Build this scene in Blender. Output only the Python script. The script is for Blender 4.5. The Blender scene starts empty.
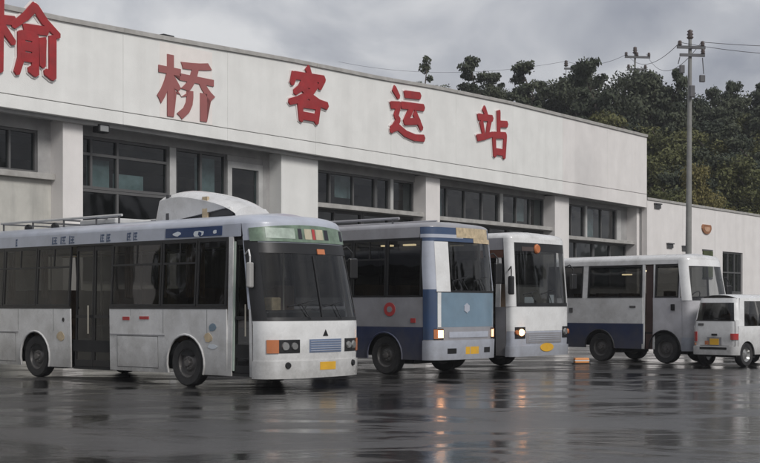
import bpy, bmesh, math, random
from math import sin, cos, pi, radians, sqrt
from mathutils import Vector, Matrix
from mathutils.geometry import tessellate_polygon
random.seed(7)
S = bpy.context.scene
COL = S.collection
# ------------------------------------------------------------------ camera, sky, sun, exposure
cam_d = bpy.data.cameras.new('camera'); cam = bpy.data.objects.new('camera', cam_d); COL.objects.link(cam)
cam.location = (0, 0, 1.6); cam.rotation_euler = (radians(90), 0, 0)
cam_d.sensor_width = 36; cam_d.lens = 36*1300/760; cam_d.shift_y = 73.5/760
cam_d.clip_start = .2; cam_d.clip_end = 3000
S.camera = cam
S.view_settings.view_transform = 'Standard'; S.view_settings.look = 'None'
S.view_settings.gamma = 1; S.view_settings.exposure = 0.52
SUN_EL, SUN_AZ = radians(38), radians(142)      # azimuth clockwise from +Y: behind the camera, to its right
world = bpy.data.worlds.new("World"); S.world = world; world.use_nodes = True
nt = world.node_tree; nt.nodes.clear()
def N(nt, t, **kw):
    n = nt.nodes.new(t)
    for k, v in kw.items():
        if k in n.inputs: n.inputs[k].default_value = v
        else: setattr(n, k, v)
    return n
out = N(nt, 'ShaderNodeOutputWorld'); bg = N(nt, 'ShaderNodeBackground'); bg.inputs['Strength'].default_value = .1
sky = N(nt, 'ShaderNodeTexSky', sky_type='NISHITA', sun_disc=False, sun_elevation=SUN_EL, sun_rotation=SUN_AZ, air_density=1.5, dust_density=3.0)
tc = N(nt, 'ShaderNodeTexCoord'); sep = N(nt, 'ShaderNodeSeparateXYZ'); nt.links.new(tc.outputs['Generated'], sep.inputs[0])
mx = N(nt, 'ShaderNodeMath', operation='MAXIMUM'); nt.links.new(sep.outputs['Z'], mx.inputs[0]); mx.inputs[1].default_value = 0
ad = N(nt, 'ShaderNodeMath', operation='ADD'); nt.links.new(mx.outputs[0], ad.inputs[0]); ad.inputs[1].default_value = .22
dx = N(nt, 'ShaderNodeMath', operation='DIVIDE'); nt.links.new(sep.outputs['X'], dx.inputs[0]); nt.links.new(ad.outputs[0], dx.inputs[1])
dy = N(nt, 'ShaderNodeMath', operation='DIVIDE'); nt.links.new(sep.outputs['Y'], dy.inputs[0]); nt.links.new(ad.outputs[0], dy.inputs[1])
cb = N(nt, 'ShaderNodeCombineXYZ'); nt.links.new(dx.outputs[0], cb.inputs[0]); nt.links.new(dy.outputs[0], cb.inputs[1])
mp = N(nt, 'ShaderNodeMapping'); nt.links.new(cb.outputs[0], mp.inputs[0]); mp.inputs['Scale'].default_value = (1.25, .8, 1); mp.inputs['Location'].default_value = (3.1, 1.7, 0)
nz = N(nt, 'ShaderNodeTexNoise', Scale=2.7, Detail=8, Roughness=.5, Distortion=.4); nt.links.new(mp.outputs[0], nz.inputs['Vector'])
rp = N(nt, 'ShaderNodeValToRGB'); nt.links.new(nz.outputs['Fac'], rp.inputs[0])
e = rp.color_ramp.elements
e[0].position = .32; e[0].color = (2.05, 2.17, 2.55, 1); e[1].position = .66; e[1].color = (4.9, 4.92, 5.05, 1)
m_ = e.new(.5); m_.color = (3.3, 3.38, 3.68, 1)
mixw = N(nt, 'ShaderNodeMix', data_type='RGBA'); mixw.inputs[0].default_value = .95
nt.links.new(sky.outputs[0], mixw.inputs[6]); nt.links.new(rp.outputs[0], mixw.inputs[7])
nt.links.new(mixw.outputs[2], bg.inputs['Color']); nt.links.new(bg.outputs[0], out.inputs['Surface'])
sd = bpy.data.lights.new('sun', 'SUN'); sd.energy = 1.5; sd.angle = radians(18); sd.color = (1, .97, .94)
so = bpy.data.objects.new('sun', sd); COL.objects.link(so)
sdir = Vector((sin(SUN_AZ)*cos(SUN_EL), cos(SUN_AZ)*cos(SUN_EL), sin(SUN_EL)))
so.rotation_euler = sdir.to_track_quat('Z', 'Y').to_euler(); so.location = (0, -10, 30)

# ------------------------------------------------------------------ materials
def mat(name, col, rough=.5, metal=0, var=.0, vscale=3, bump=0, bscale=60, dirt=None, dirt_amt=0, dscale=1.2, coat=0, emit=None, es=0, spec=.5, rvar=0, streak=False):
    m = bpy.data.materials.new(name); m.use_nodes = True; t = m.node_tree; p = t.nodes['Principled BSDF']
    p.inputs['Roughness'].default_value = rough; p.inputs['Metallic'].default_value = metal
    p.inputs['Coat Weight'].default_value = coat; p.inputs['Coat Roughness'].default_value = .08
    p.inputs['Specular IOR Level'].default_value = spec
    c = (*col, 1)
    co = N(t, 'ShaderNodeTexCoord')
    n1 = N(t, 'ShaderNodeTexNoise', Scale=vscale, Detail=6, Roughness=.6); t.links.new(co.outputs['Object'], n1.inputs['Vector'])
    r1 = N(t, 'ShaderNodeMapRange'); t.links.new(n1.outputs['Fac'], r1.inputs[0])
    r1.inputs[1].default_value = .3; r1.inputs[2].default_value = .7; r1.inputs[3].default_value = 1-var-.02; r1.inputs[4].default_value = 1+var
    mu = N(t, 'ShaderNodeMix', data_type='RGBA', blend_type='MULTIPLY'); mu.inputs[0].default_value = 1; mu.inputs[6].default_value = c
    t.links.new(r1.outputs[0], mu.inputs[7]); last = mu.outputs[2]
    if dirt:
        mpp = N(t, 'ShaderNodeMapping'); t.links.new(co.outputs['Object'], mpp.inputs[0])
        mpp.inputs['Scale'].default_value = (1.6, 1.6, .16) if streak else (1, 1, 1)
        n2 = N(t, 'ShaderNodeTexNoise', Scale=dscale, Detail=8, Roughness=.65); t.links.new(mpp.outputs[0], n2.inputs['Vector'])
        r2 = N(t, 'ShaderNodeMapRange'); t.links.new(n2.outputs['Fac'], r2.inputs[0])
        r2.inputs[1].default_value = .42; r2.inputs[2].default_value = .75; r2.inputs[3].default_value = 0; r2.inputs[4].default_value = dirt_amt
        m2 = N(t, 'ShaderNodeMix', data_type='RGBA'); t.links.new(r2.outputs[0], m2.inputs[0]); t.links.new(last, m2.inputs[6]); m2.inputs[7].default_value = (*dirt, 1)
        last = m2.outputs[2]
    if coat:                                            # road mud splashed over the lowest part of a body
        sp = N(t, 'ShaderNodeSeparateXYZ'); t.links.new(co.outputs['Object'], sp.inputs[0])
        n4 = N(t, 'ShaderNodeTexNoise', Scale=2.2, Detail=9, Roughness=.7); t.links.new(co.outputs['Object'], n4.inputs['Vector'])
        ma = N(t, 'ShaderNodeMath', operation='MULTIPLY_ADD'); t.links.new(n4.outputs['Fac'], ma.inputs[0]); ma.inputs[1].default_value = 1.5; t.links.new(sp.outputs['Z'], ma.inputs[2])
        r4 = N(t, 'ShaderNodeMapRange'); t.links.new(ma.outputs[0], r4.inputs[0]); r4.inputs[1].default_value = .85; r4.inputs[2].default_value = 1.75; r4.inputs[3].default_value = .6; r4.inputs[4].default_value = 0
        m4 = N(t, 'ShaderNodeMix', data_type='RGBA'); t.links.new(r4.outputs[0], m4.inputs[0]); t.links.new(last, m4.inputs[6]); m4.inputs[7].default_value = (.13, .12, .105, 1); last = m4.outputs[2]
    t.links.new(last, p.inputs['Base Color'])
    if rvar:
        r3 = N(t, 'ShaderNodeMapRange'); t.links.new(n1.outputs['Fac'], r3.inputs[0])
        r3.inputs[1].default_value = .3; r3.inputs[2].default_value = .7
        r3.inputs[3].default_value = max(.02, rough-rvar); r3.inputs[4].default_value = min(1, rough+rvar); t.links.new(r3.outputs[0], p.inputs['Roughness'])
    if coat and not bump:                              # slightly wavy sheet metal
        n5 = N(t, 'ShaderNodeTexNoise', Scale=1.7, Detail=2); t.links.new(co.outputs['Object'], n5.inputs['Vector'])
        b5 = N(t, 'ShaderNodeBump', Strength=.35, Distance=.03); t.links.new(n5.outputs['Fac'], b5.inputs['Height']); t.links.new(b5.outputs[0], p.inputs['Normal'])
    if bump:
        n3 = N(t, 'ShaderNodeTexNoise', Scale=bscale, Detail=4); t.links.new(co.outputs['Object'], n3.inputs['Vector'])
        b = N(t, 'ShaderNodeBump', Strength=bump, Distance=.02); t.links.new(n3.outputs['Fac'], b.inputs['Height']); t.links.new(b.outputs[0], p.inputs['Normal'])
    if emit:
        p.inputs['Emission Color'].default_value = (*emit, 1); p.inputs['Emission Strength'].default_value = es
    return m
def glassmat(name, tint, rough=.03, refl=(1, 1, 1)):
    m = bpy.data.materials.new(name); m.use_nodes = True; t = m.node_tree; t.nodes.clear()
    o = N(t, 'ShaderNodeOutputMaterial'); tr = N(t, 'ShaderNodeBsdfTransparent'); tr.inputs[0].default_value = (*tint, 1)
    gl = N(t, 'ShaderNodeBsdfGlossy'); gl.inputs['Roughness'].default_value = rough; gl.inputs['Color'].default_value = (*refl, 1)
    co = N(t, 'ShaderNodeTexCoord'); n3 = N(t, 'ShaderNodeTexNoise', Scale=1.3, Detail=1); t.links.new(co.outputs['Object'], n3.inputs['Vector'])
    b = N(t, 'ShaderNodeBump', Strength=.22, Distance=.05); t.links.new(n3.outputs['Fac'], b.inputs['Height']); t.links.new(b.outputs[0], gl.inputs['Normal'])
    ge = N(t, 'ShaderNodeNewGeometry'); ir = N(t, 'ShaderNodeMapRange'); ir.inputs[3].default_value = 1.5; ir.inputs[4].default_value = 1/1.5
    t.links.new(ge.outputs['Backfacing'], ir.inputs[0]); fr = N(t, 'ShaderNodeFresnel'); t.links.new(ir.outputs[0], fr.inputs['IOR']); ms = N(t, 'ShaderNodeMixShader')
    t.links.new(fr.outputs[0], ms.inputs[0]); t.links.new(tr.outputs[0], ms.inputs[1]); t.links.new(gl.outputs[0], ms.inputs[2]); t.links.new(ms.outputs[0], o.inputs[0])
    return m
M = {}
grime = (.12, .11, .10)
M['wall'] = mat('painted white wall', (.76, .76, .735), .75, var=.05, vscale=1.2, bump=.2, bscale=30, dirt=(.50, .49, .465), dirt_amt=.28, dscale=.8, streak=True)
M['wallpink'] = mat('painted wall warm', (.75, .725, .705), .75, var=.05, vscale=1.2, bump=.2, bscale=30, dirt=(.52, .49, .47), dirt_amt=.28, dscale=.9, streak=True)
M['patch'] = mat('repainted wall patch', (.78, .735, .70), .7, var=.04, bump=.1)
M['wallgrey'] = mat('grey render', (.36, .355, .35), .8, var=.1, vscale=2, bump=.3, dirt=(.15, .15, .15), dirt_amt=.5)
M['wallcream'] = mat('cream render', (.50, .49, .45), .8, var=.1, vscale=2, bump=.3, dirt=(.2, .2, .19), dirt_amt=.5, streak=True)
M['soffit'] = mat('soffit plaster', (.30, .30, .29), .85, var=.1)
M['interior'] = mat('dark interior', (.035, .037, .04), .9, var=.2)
M['frame'] = mat('window frame grey', (.10, .10, .10), .5, var=.1)
M['framewhite'] = mat('white window frame', (.48, .48, .47), .5, var=.08, dirt=grime, dirt_amt=.3)
M['ledge'] = mat('concrete ledge', (.40, .39, .37), .8, var=.12, dirt=(.2, .19, .17), dirt_amt=.6, dscale=2)
M['bglass'] = glassmat('building glass', (.42, .50, .51), .06)
M['panereflect'] = mat('pale pane reflection', (.38, .42, .41), .9, var=.3, vscale=2)  # tone of the pale reflections painted into the station windows
M['red'] = mat('red sign paint', (.33, .02, .024), .6, var=.22, vscale=2.5, dirt=(.20, .035, .035), dirt_amt=.6, dscale=3)
M['dullred'] = mat('faded red sign paint', (.31, .105, .10), .65, var=.04)
M['letteredge'] = mat('pale letter edge', (.75, .70, .68), .6)
M['pole'] = mat('weathered pole concrete', (.24, .24, .23), .85, var=.12, dirt=(.15, .15, .14), dirt_amt=.6, dscale=2)
M['steel'] = mat('dark galvanised steel', (.10, .10, .105), .6, .4, var=.1)
M['ceramic'] = mat('brown ceramic insulator', (.07, .05, .045), .3)
M['wire'] = mat('wire', (.06, .06, .065), .6)
M['white'] = mat('white bus paint', (.66, .66, .655), .28, var=.03, coat=.3, dirt=(.25, .235, .21), dirt_amt=.5, dscale=1.6, rvar=.08)
M['whiteclean'] = mat('white bus front paint', (.74, .745, .74), .26, var=.02, coat=.35, dirt=(.3, .28, .26), dirt_amt=.28, dscale=1.8, rvar=.08)
M['silver'] = mat('pale blue grey bus paint', (.44, .47, .54), .32, .0, var=.04, coat=.3, dirt=(.2, .2, .2), dirt_amt=.4)
M['grey'] = mat('grey bus paint', (.30, .30, .32), .35, var=.05, coat=.25, dirt=(.13, .12, .11), dirt_amt=.5)
M['palegrey'] = mat('pale grey minibus paint', (.54, .535, .56), .35, var=.05, coat=.25, dirt=(.22, .21, .20), dirt_amt=.5)
M['navy'] = mat('navy bus paint', (.028, .040, .098), .3, var=.1, coat=.3, dirt=(.06, .06, .06), dirt_amt=.5)
M['teal'] = mat('teal blue bus paint', (.17, .255, .33), .3, var=.08, coat=.4, dirt=(.15, .17, .18), dirt_amt=.4)
M['blue'] = mat('deep blue bus paint', (.035, .07, .15), .3, var=.08, coat=.3, dirt=(.08, .08, .09), dirt_amt=.35)
M['cream'] = mat('cream and ochre stripe', (.50, .40, .26), .4, var=.3, vscale=8)
M['black'] = mat('black trim', (.012, .012, .013), .4, var=.15)
M['rubber'] = mat('tyre rubber', (.018, .018, .019), .75, var=.25, dirt=(.06, .055, .05), dirt_amt=.6, dscale=5)
M['rim'] = mat('dull wheel steel', (.16, .155, .15), .5, .5, var=.2, dirt=(.06, .05, .045), dirt_amt=.7, dscale=6)
M['under'] = mat('underbody', (.015, .015, .015), .8, var=.3)
M['seat'] = mat('seat cloth', (.16, .11, .075), .8, var=.2)
M['reflection_slat'] = mat('brown tree reflection', (.22, .15, .09), .9, var=.3, vscale=6)  # brown of the tree reflections imitated behind the side windows
M['rail'] = mat('handrail', (.45, .42, .35), .35, .3)
M['vglass'] = glassmat('tinted vehicle glass', (.26, .26, .25), .03)
M['wglass'] = glassmat('windshield glass', (.48, .50, .50), .03)
M['lens'] = mat('headlamp lens', (.35, .35, .34), .12, .6)
M['amber'] = mat('amber lamp', (.52, .17, .06), .25, coat=.5)
M['redlamp'] = mat('red lamp', (.45, .02, .02), .25, coat=.5)
M['lit'] = mat('lit headlamp', (.9, .7, .5), .3, emit=(1, .42, .15), es=6.5)
M['litdim'] = mat('dim lit headlamp', (.9, .7, .5), .3, emit=(1, .45, .18), es=1.8)
M['lampin'] = mat('lit cabin lamp', (.8, .7, .5), .3, emit=(1, .82, .50), es=1.3)
M['plate'] = mat('yellow number plate', (.70, .40, .04), .45, var=.1)
M['blueglass'] = mat('blue display panel', (.025, .05, .13), .2, coat=.4, var=.2)
M['greenpanel'] = mat('green advert panel', (.14, .20, .145), .3, coat=.3, var=.35, vscale=5)
M['signprint'] = mat('dark display print', (.02, .02, .03), .6)
M['paleprint'] = mat('pale print', (.62, .66, .70), .5)
M['creamprint'] = mat('cream print', (.48, .44, .32), .5, var=.2)
M['mint'] = mat('pale green print', (.36, .43, .37), .4, var=.25, vscale=7)
M['redprint'] = mat('red print', (.42, .05, .05), .5)
M['grille'] = mat('blue grey grille', (.17, .22, .33), .45, .2, var=.1)
M['bark'] = mat('bark', (.07, .055, .045), .9, var=.3)
def leafmat(name, c1, c2):
    m = bpy.data.materials.new(name); m.use_nodes = True; t = m.node_tree; p = t.nodes['Principled BSDF']
    oi = N(t, 'ShaderNodeObjectInfo'); co = N(t, 'ShaderNodeTexCoord'); n = N(t, 'ShaderNodeTexNoise', Scale=.9, Detail=3)
    t.links.new(co.outputs['Object'], n.inputs[0])
    a = N(t, 'ShaderNodeMath', operation='MULTIPLY_ADD'); t.links.new(oi.outputs['Random'], a.inputs[0]); a.inputs[1].default_value = .6; t.links.new(n.outputs['Fac'], a.inputs[2])
    r = N(t, 'ShaderNodeMapRange'); t.links.new(a.outputs[0], r.inputs[0]); r.inputs[1].default_value = .35; r.inputs[2].default_value = 1.15
    x = N(t, 'ShaderNodeMix', data_type='RGBA'); t.links.new(r.outputs[0], x.inputs[0]); x.inputs[6].default_value = (*c1, 1); x.inputs[7].default_value = (*c2, 1)
    t.links.new(x.outputs[2], p.inputs['Base Color']); p.inputs['Roughness'].default_value = .75; p.inputs['Specular IOR Level'].default_value = .25
    return m
M['leaf'] = leafmat('evergreen leaves', (.024, .034, .024), (.085, .095, .058))
M['leafolive'] = leafmat('olive leaves', (.05, .06, .025), (.12, .12, .045))
M['leafyellow'] = leafmat('yellowing leaves', (.09, .085, .03), (.17, .145, .05))

# ------------------------------------------------------------------ mesh helpers
class G:
    def __init__(s): s.v = []; s.f = []
    def add(s, v, f):
        o = len(s.v); s.v += [tuple(p) for p in v]; s.f += [tuple(i+o for i in q) for q in f]
    def box(s, x0, x1, y0, y1, z0, z1):
        s.add([(x0,y0,z0),(x1,y0,z0),(x1,y1,z0),(x0,y1,z0),(x0,y0,z1),(x1,y0,z1),(x1,y1,z1),(x0,y1,z1)],
              [(3,2,1,0),(4,5,6,7),(0,1,5,4),(1,2,6,5),(2,3,7,6),(3,0,4,7)])
        return s
    def tube(s, pts, r, n=8, caps=True):
        pts = [Vector(p) for p in pts]; rs = r if isinstance(r, (list, tuple)) else [r]*len(pts)
        vs = []; up = None
        for i, p in enumerate(pts):
            d = (pts[min(i+1, len(pts)-1)]-pts[max(i-1, 0)]).normalized()
            if up is None: up = d.orthogonal().normalized()
            up = (up - d*up.dot(d)).normalized(); w = d.cross(up)
            for k in range(n):
                a = 2*pi*k/n; vs.append(p+(up*cos(a)+w*sin(a))*rs[i])
        fs = [(i*n+k, i*n+(k+1) % n, (i+1)*n+(k+1) % n, (i+1)*n+k) for i in range(len(pts)-1) for k in range(n)]
        if caps: fs += [tuple(range(n-1, -1, -1)), tuple((len(pts)-1)*n+k for k in range(n))]
        s.add(vs, fs); return s
    def lathe_y(s, prof, c=(0, 0, 0), n=28, closed=True):      # prof: (radius, y)
        k = len(prof); vs = []
        for i in range(n):
            a = 2*pi*i/n
            for r, y in prof: vs.append((c[0]+r*cos(a), c[1]+y, c[2]+r*sin(a)))
        fs = []
        for i in range(n):
            for j in range(k if closed else k-1):
                fs.append((i*k+j, i*k+(j+1) % k, ((i+1) % n)*k+(j+1) % k, ((i+1) % n)*k+j))
        s.add(vs, fs); return s
    def plate(s, poly, fo, fi):                    # poly of 2-D points, outer and inner mapping
        n = len(poly); tri = tessellate_polygon([[Vector((a, b, 0)) for a, b in poly]])
        area = sum(poly[i][0]*poly[(i+1) % n][1]-poly[(i+1) % n][0]*poly[i][1] for i in range(n))
        s.add([fo(*p) for p in poly]+[fi(*p) for p in poly], [tuple(t) for t in tri]+[tuple(n+i for i in reversed(t)) for t in tri]+[(i, i+n, (i+1) % n+n, (i+1) % n) for i in range(n)])
        return s
    def shell(s, fo, fi, nu, nv, back=False):      # fo(u,v) outer surface, fi inner one for the rim
        vs = [fo(i/nu, j/nv) for j in range(nv+1) for i in range(nu+1)]
        fs = [(j*(nu+1)+i, j*(nu+1)+i+1, (j+1)*(nu+1)+i+1, (j+1)*(nu+1)+i) for j in range(nv) for i in range(nu)]
        ring = [(i, 0) for i in range(nu)]+[(nu, j) for j in range(nv)]+[(i, nv) for i in range(nu, 0, -1)]+[(0, j) for j in range(nv, 0, -1)]
        if fi:
            o = len(vs); vs += [fi(i/nu, j/nv) for i, j in ring]; L = len(ring)
            for k in range(L):
                a = ring[k]; b = ring[(k+1) % L]
                fs.append((a[1]*(nu+1)+a[0], o+k, o+(k+1) % L, b[1]*(nu+1)+b[0]))
        s.add(vs, fs); return s
    def mesh(s, name, m, smooth=False, fixn=True):
        me = bpy.data.meshes.new(name); me.from_pydata(s.v, [], s.f); me.materials.append(m)
        if fixn:
            b = bmesh.new(); b.from_mesh(me); bmesh.ops.recalc_face_normals(b, faces=b.faces); b.to_mesh(me); b.free()
        if smooth: me.polygons.foreach_set('use_smooth', [True]*len(me.polygons))
        return me
    def build(s, name, m, parent=None, smooth=False, bevel=0, label=None, fixn=True):
        o = bpy.data.objects.new(name, s.mesh(name, m, smooth, fixn)); COL.objects.link(o); o.parent = parent
        if bevel:
            b = o.modifiers.new('bevel', 'BEVEL'); b.width = bevel; b.segments = 2; b.limit_method = 'ANGLE'; b.angle_limit = radians(40); b.harden_normals = False
        if smooth:
            try: o.data.set_sharp_from_angle(angle=radians(38))
            except Exception: pass
        if label: o['label'] = label
        return o
def boxo(name, m, parent, x0, x1, y0, y1, z0, z1, bevel=0, label=None):
    return G().box(x0, x1, y0, y1, z0, z1).build(name, m, parent, bevel=bevel, label=label)
def empty(name, label, cat, loc, rz=0, group=None):
    o = bpy.data.objects.new(name, None); COL.objects.link(o); o.location = loc; o.rotation_euler = (0, 0, rz)
    o['label'] = label; o['category'] = cat
    if group: o['group'] = group
    return o
def tag(o, label=None, cat=None, group=None, kind=None):
    for k, v in (('label', label), ('category', cat), ('group', group), ('kind', kind)):
        if v: o[k] = v
    return o
def inst(name, me, parent, loc=(0, 0, 0), rot=(0, 0, 0), scale=(1, 1, 1)):
    o = bpy.data.objects.new(name, me); COL.objects.link(o); o.parent = parent; o.location = loc; o.rotation_euler = rot; o.scale = scale
    return o

# ------------------------------------------------------------------ ground
def ground():
    m = bpy.data.materials.new('wet asphalt'); m.use_nodes = True; t = m.node_tree; p = t.nodes['Principled BSDF']
    co = N(t, 'ShaderNodeTexCoord')
    mp = N(t, 'ShaderNodeMapping'); t.links.new(co.outputs['Object'], mp.inputs[0]); mp.inputs['Scale'].default_value = (.16, .34, 1); mp.inputs['Rotation'].default_value = (0, 0, .12)
    pn = N(t, 'ShaderNodeTexNoise', Scale=1.35, Detail=12, Roughness=.68, Distortion=1.0); t.links.new(mp.outputs[0], pn.inputs[0])
    pud = N(t, 'ShaderNodeMapRange', interpolation_type='SMOOTHSTEP'); t.links.new(pn.outputs['Fac'], pud.inputs[0]); pud.inputs[1].default_value = .45; pud.inputs[2].default_value = .55
    fn = N(t, 'ShaderNodeTexNoise', Scale=28, Detail=8, Roughness=.75); t.links.new(co.outputs['Object'], fn.inputs[0])
    c = N(t, 'ShaderNodeMix', data_type='RGBA'); t.links.new(pud.outputs[0], c.inputs[0]); c.inputs[6].default_value = (.046, .0445, .043, 1); c.inputs[7].default_value = (.012, .0118, .0115, 1)
    bn = N(t, 'ShaderNodeTexNoise', Scale=.35, Detail=5); t.links.new(co.outputs['Object'], bn.inputs[0])
    br = N(t, 'ShaderNodeMapRange'); t.links.new(bn.outputs['Fac'], br.inputs[0]); br.inputs[1].default_value = .3; br.inputs[2].default_value = .7; br.inputs[3].default_value = .5; br.inputs[4].default_value = 1.5
    c2 = N(t, 'ShaderNodeMix', data_type='RGBA', blend_type='MULTIPLY'); c2.inputs[0].default_value = 1; t.links.new(c.outputs[2], c2.inputs[6]); t.links.new(br.outputs[0], c2.inputs[7])
    t.links.new(c2.outputs[2], p.inputs['Base Color'])
    ro = N(t, 'ShaderNodeMapRange'); t.links.new(pud.outputs[0], ro.inputs[0]); ro.inputs[3].default_value = .27; ro.inputs[4].default_value = .05; t.links.new(ro.outputs[0], p.inputs['Roughness'])
    mp2 = N(t, 'ShaderNodeMapping'); t.links.new(co.outputs['Object'], mp2.inputs[0]); mp2.inputs['Scale'].default_value = (1.6, 2.2, 1); mp2.inputs['Rotation'].default_value = (0, 0, .5)
    w1 = N(t, 'ShaderNodeTexNoise', Scale=1.5, Detail=7, Roughness=.6); t.links.new(mp2.outputs[0], w1.inputs[0])
    sr = N(t, 'ShaderNodeMapRange'); t.links.new(pud.outputs[0], sr.inputs[0]); sr.inputs[3].default_value = .6; sr.inputs[4].default_value = .16
    b1 = N(t, 'ShaderNodeBump', Distance=.05); t.links.new(sr.outputs[0], b1.inputs['Strength']); t.links.new(w1.outputs['Fac'], b1.inputs['Height'])
    inv = N(t, 'ShaderNodeMapRange'); t.links.new(pud.outputs[0], inv.inputs[0]); inv.inputs[3].default_value = .55; inv.inputs[4].default_value = .04
    b2 = N(t, 'ShaderNodeBump', Distance=.012); t.links.new(inv.outputs[0], b2.inputs['Strength']); t.links.new(fn.outputs['Fac'], b2.inputs['Height']); t.links.new(b1.outputs[0], b2.inputs['Normal'])
    t.links.new(b2.outputs[0], p.inputs['Normal'])
    M['asphalt'] = m
    g = G(); g.add([(-900, -300, 0), (900, -300, 0), (900, 1500, 0), (-900, 1500, 0)], [(0, 1, 2, 3)])
    tag(g.build('ground', m), 'wet dark asphalt of the bus yard with puddles', kind='structure')
ground()

# ------------------------------------------------------------------ station building (local x along the facade, y into it)
P0 = (-9.87, 33.78, 0); BROT = math.atan2(.801, .598)
B = empty('station_building', 'long white bus station building with a tall blank fascia over recessed window bays', 'building', P0, BROT)
def topz(s):                                       # the parapet climbs a little towards the right
    pts = [(-12, 9.30), (2, 9.42), (5.8, 9.53), (11.5, 9.74), (16.5, 9.84), (20, 9.98), (25.7, 10.08), (38.8, 10.06)]
    for (a, b), (c, d) in zip(pts, pts[1:]):
        if s <= c: return b+(d-b)*(s-a)/(c-a)
    return pts[-1][1]
def botz(s): return 6.76-.30*max(0, (s-6)/33)
seams = [-12, -8.7, -4.4, -.08] + [4.23+4.315*i for i in range(8)] + [38.75]
SEAM = 7.12
for i in range(len(seams)-1):
    a, b = seams[i]+.004, seams[i+1]-.004
    pm = M['wallpink'] if a > 30 else M['wall']
    n = 4
    up = [(a, SEAM+.01), (b, SEAM+.01)] + [(b+(a-b)*k/n, topz(b+(a-b)*k/n)-.10) for k in range(n+1)]
    G().plate(up, lambda x, z: (x, 0, z), lambda x, z: (x, .18, z)).build('fascia_panel', pm, B, bevel=.01)
    lo = [(a, botz(a)), (b, botz(b)), (b, SEAM-.01), (a, SEAM-.01)]
    G().plate(lo, lambda x, z: (x, 0, z), lambda x, z: (x, .18, z)).build('lower_fascia_panel', pm, B, bevel=.01)
    cp = [(b+(a-b)*k/n, topz(b+(a-b)*k/n)+.03) for k in range(n+1)]
    cl = [(a+(b-a)*k/n, topz(a+(b-a)*k/n)-.10) for k in range(n+1)]
    G().plate(cl+cp, lambda x, z: (x, -.06, z), lambda x, z: (x, .5, z)).build('coping_stone', M['ledge'], B, bevel=.01)
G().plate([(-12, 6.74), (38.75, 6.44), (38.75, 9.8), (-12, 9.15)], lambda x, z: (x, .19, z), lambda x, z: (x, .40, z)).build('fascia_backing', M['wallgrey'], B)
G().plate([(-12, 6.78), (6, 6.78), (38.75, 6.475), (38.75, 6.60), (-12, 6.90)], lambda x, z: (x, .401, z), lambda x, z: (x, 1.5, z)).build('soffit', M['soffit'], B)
boxo('roof', M['ledge'], B, -12, 38.75, .45, 15, 8.8, 9.0)
boxo('end_wall', M['wallpink'], B, 38.45, 38.75, .41, 15, 0, 9.9)
boxo('back_wall', M['wallgrey'], B, -12, 38.4, 14.7, 15, 0, 9.0)
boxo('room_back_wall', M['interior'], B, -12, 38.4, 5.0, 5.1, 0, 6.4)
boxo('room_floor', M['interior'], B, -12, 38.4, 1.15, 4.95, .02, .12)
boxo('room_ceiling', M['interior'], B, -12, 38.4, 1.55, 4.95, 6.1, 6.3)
# the repainted patch behind the second character
boxo('wall_patch', M['patch'], B, 5.65, 7.85, -.006, -.0005, 7.14, 9.38, label='paler repainted patch of wall behind the dull red character')
# columns
cols = [(-9.2, -8.3), (2.39, 3.10), (11.55, 13.47), (20.0, 20.96), (30.13, 31.43)]
for a, b in cols:
    zt_ = botz((a+b)/2)-.03
    boxo('column', M['wallpink'] if a != 11.55 else M['wall'], B, a, b, .4, 1.5, 0, zt_, bevel=.015)
def win(parent, x0, x1, z0, z1, y=1.05, nx=2, nz=1, fw=.07, fm='frame', name='window', trans=None, gm='bglass', fy=.07):
    xs = [x0+(x1-x0)*i/nx for i in range(nx+1)] if isinstance(nx, int) else nx
    zs = [z0+(z1-z0)*i/nz for i in range(nz+1)] if isinstance(nz, int) else nz
    g = G()
    g.box(x0, x0+fw, y-fy, y+fy, z0, z1); g.box(x1-fw, x1, y-fy, y+fy, z0, z1)
    g.box(x0+fw, x1-fw, y-fy, y+fy, z0, z0+fw); g.box(x0+fw, x1-fw, y-fy, y+fy, z1-fw, z1)
    for x in xs[1:-1]: g.box(x-fw/2, x+fw/2, y-fy+.004, y+fy-.004, z0+fw, z1-fw)
    for z in zs[1:-1]:
        for a, b in zip(xs, xs[1:]):
            g.box(a+fw/2+(fw/2 if a == x0 else 0), b-fw/2-(fw/2 if b == x1 else 0), y-fy+.008, y+fy-.008, z-fw/2, z+fw/2)
    f = g.build(name, M[fm], parent)
    for a, b in zip(xs, xs[1:]):
        for c, d in zip(zs, zs[1:]):
            tl = random.uniform(-.012, .012)
            p = G(); p.add([(a+fw*.3, y+tl, c+fw*.3), (b-fw*.3, y-tl, c+fw*.3), (b-fw*.3, y-tl*.4, d-fw*.3), (a+fw*.3, y+tl*1.3, d-fw*.3)], [(0, 1, 2, 3)])
            p.build('pane', M[gm], f)
    return f
Y1 = 1.05
for a, c, z0_, z1_ in ((4.0, 4.85, 5.05, 5.85), (5.0, 6.2, 4.97, 5.5), (8.4, 9.3, 5.0, 6.3), (21.3, 22.4, 5.2, 6.3), (28.0, 28.9, 5.3, 6.3), (34.3, 35.5, 4.9, 6.2), (15.5, 16.4, 5.5, 6.3), (-1.2, -.1, 5.3, 6.35)):
    boxo('pane_reflection', M['panereflect'], B, a, c, 1.30, 1.32, z0_, z1_)  # pale panels behind the panes stand in for reflections on the glass
def lintel(a, b, z):
    zz = botz((a+b)/2)-.004
    G().plate([(a, z), (b, z), (b, min(zz+.02, botz(b)+.005)), (a, botz(a)+.005)], lambda x, q: (x, .93, q), lambda x, q: (x, 1.25, q)).build('lintel', M['wallgrey'], B)
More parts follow.
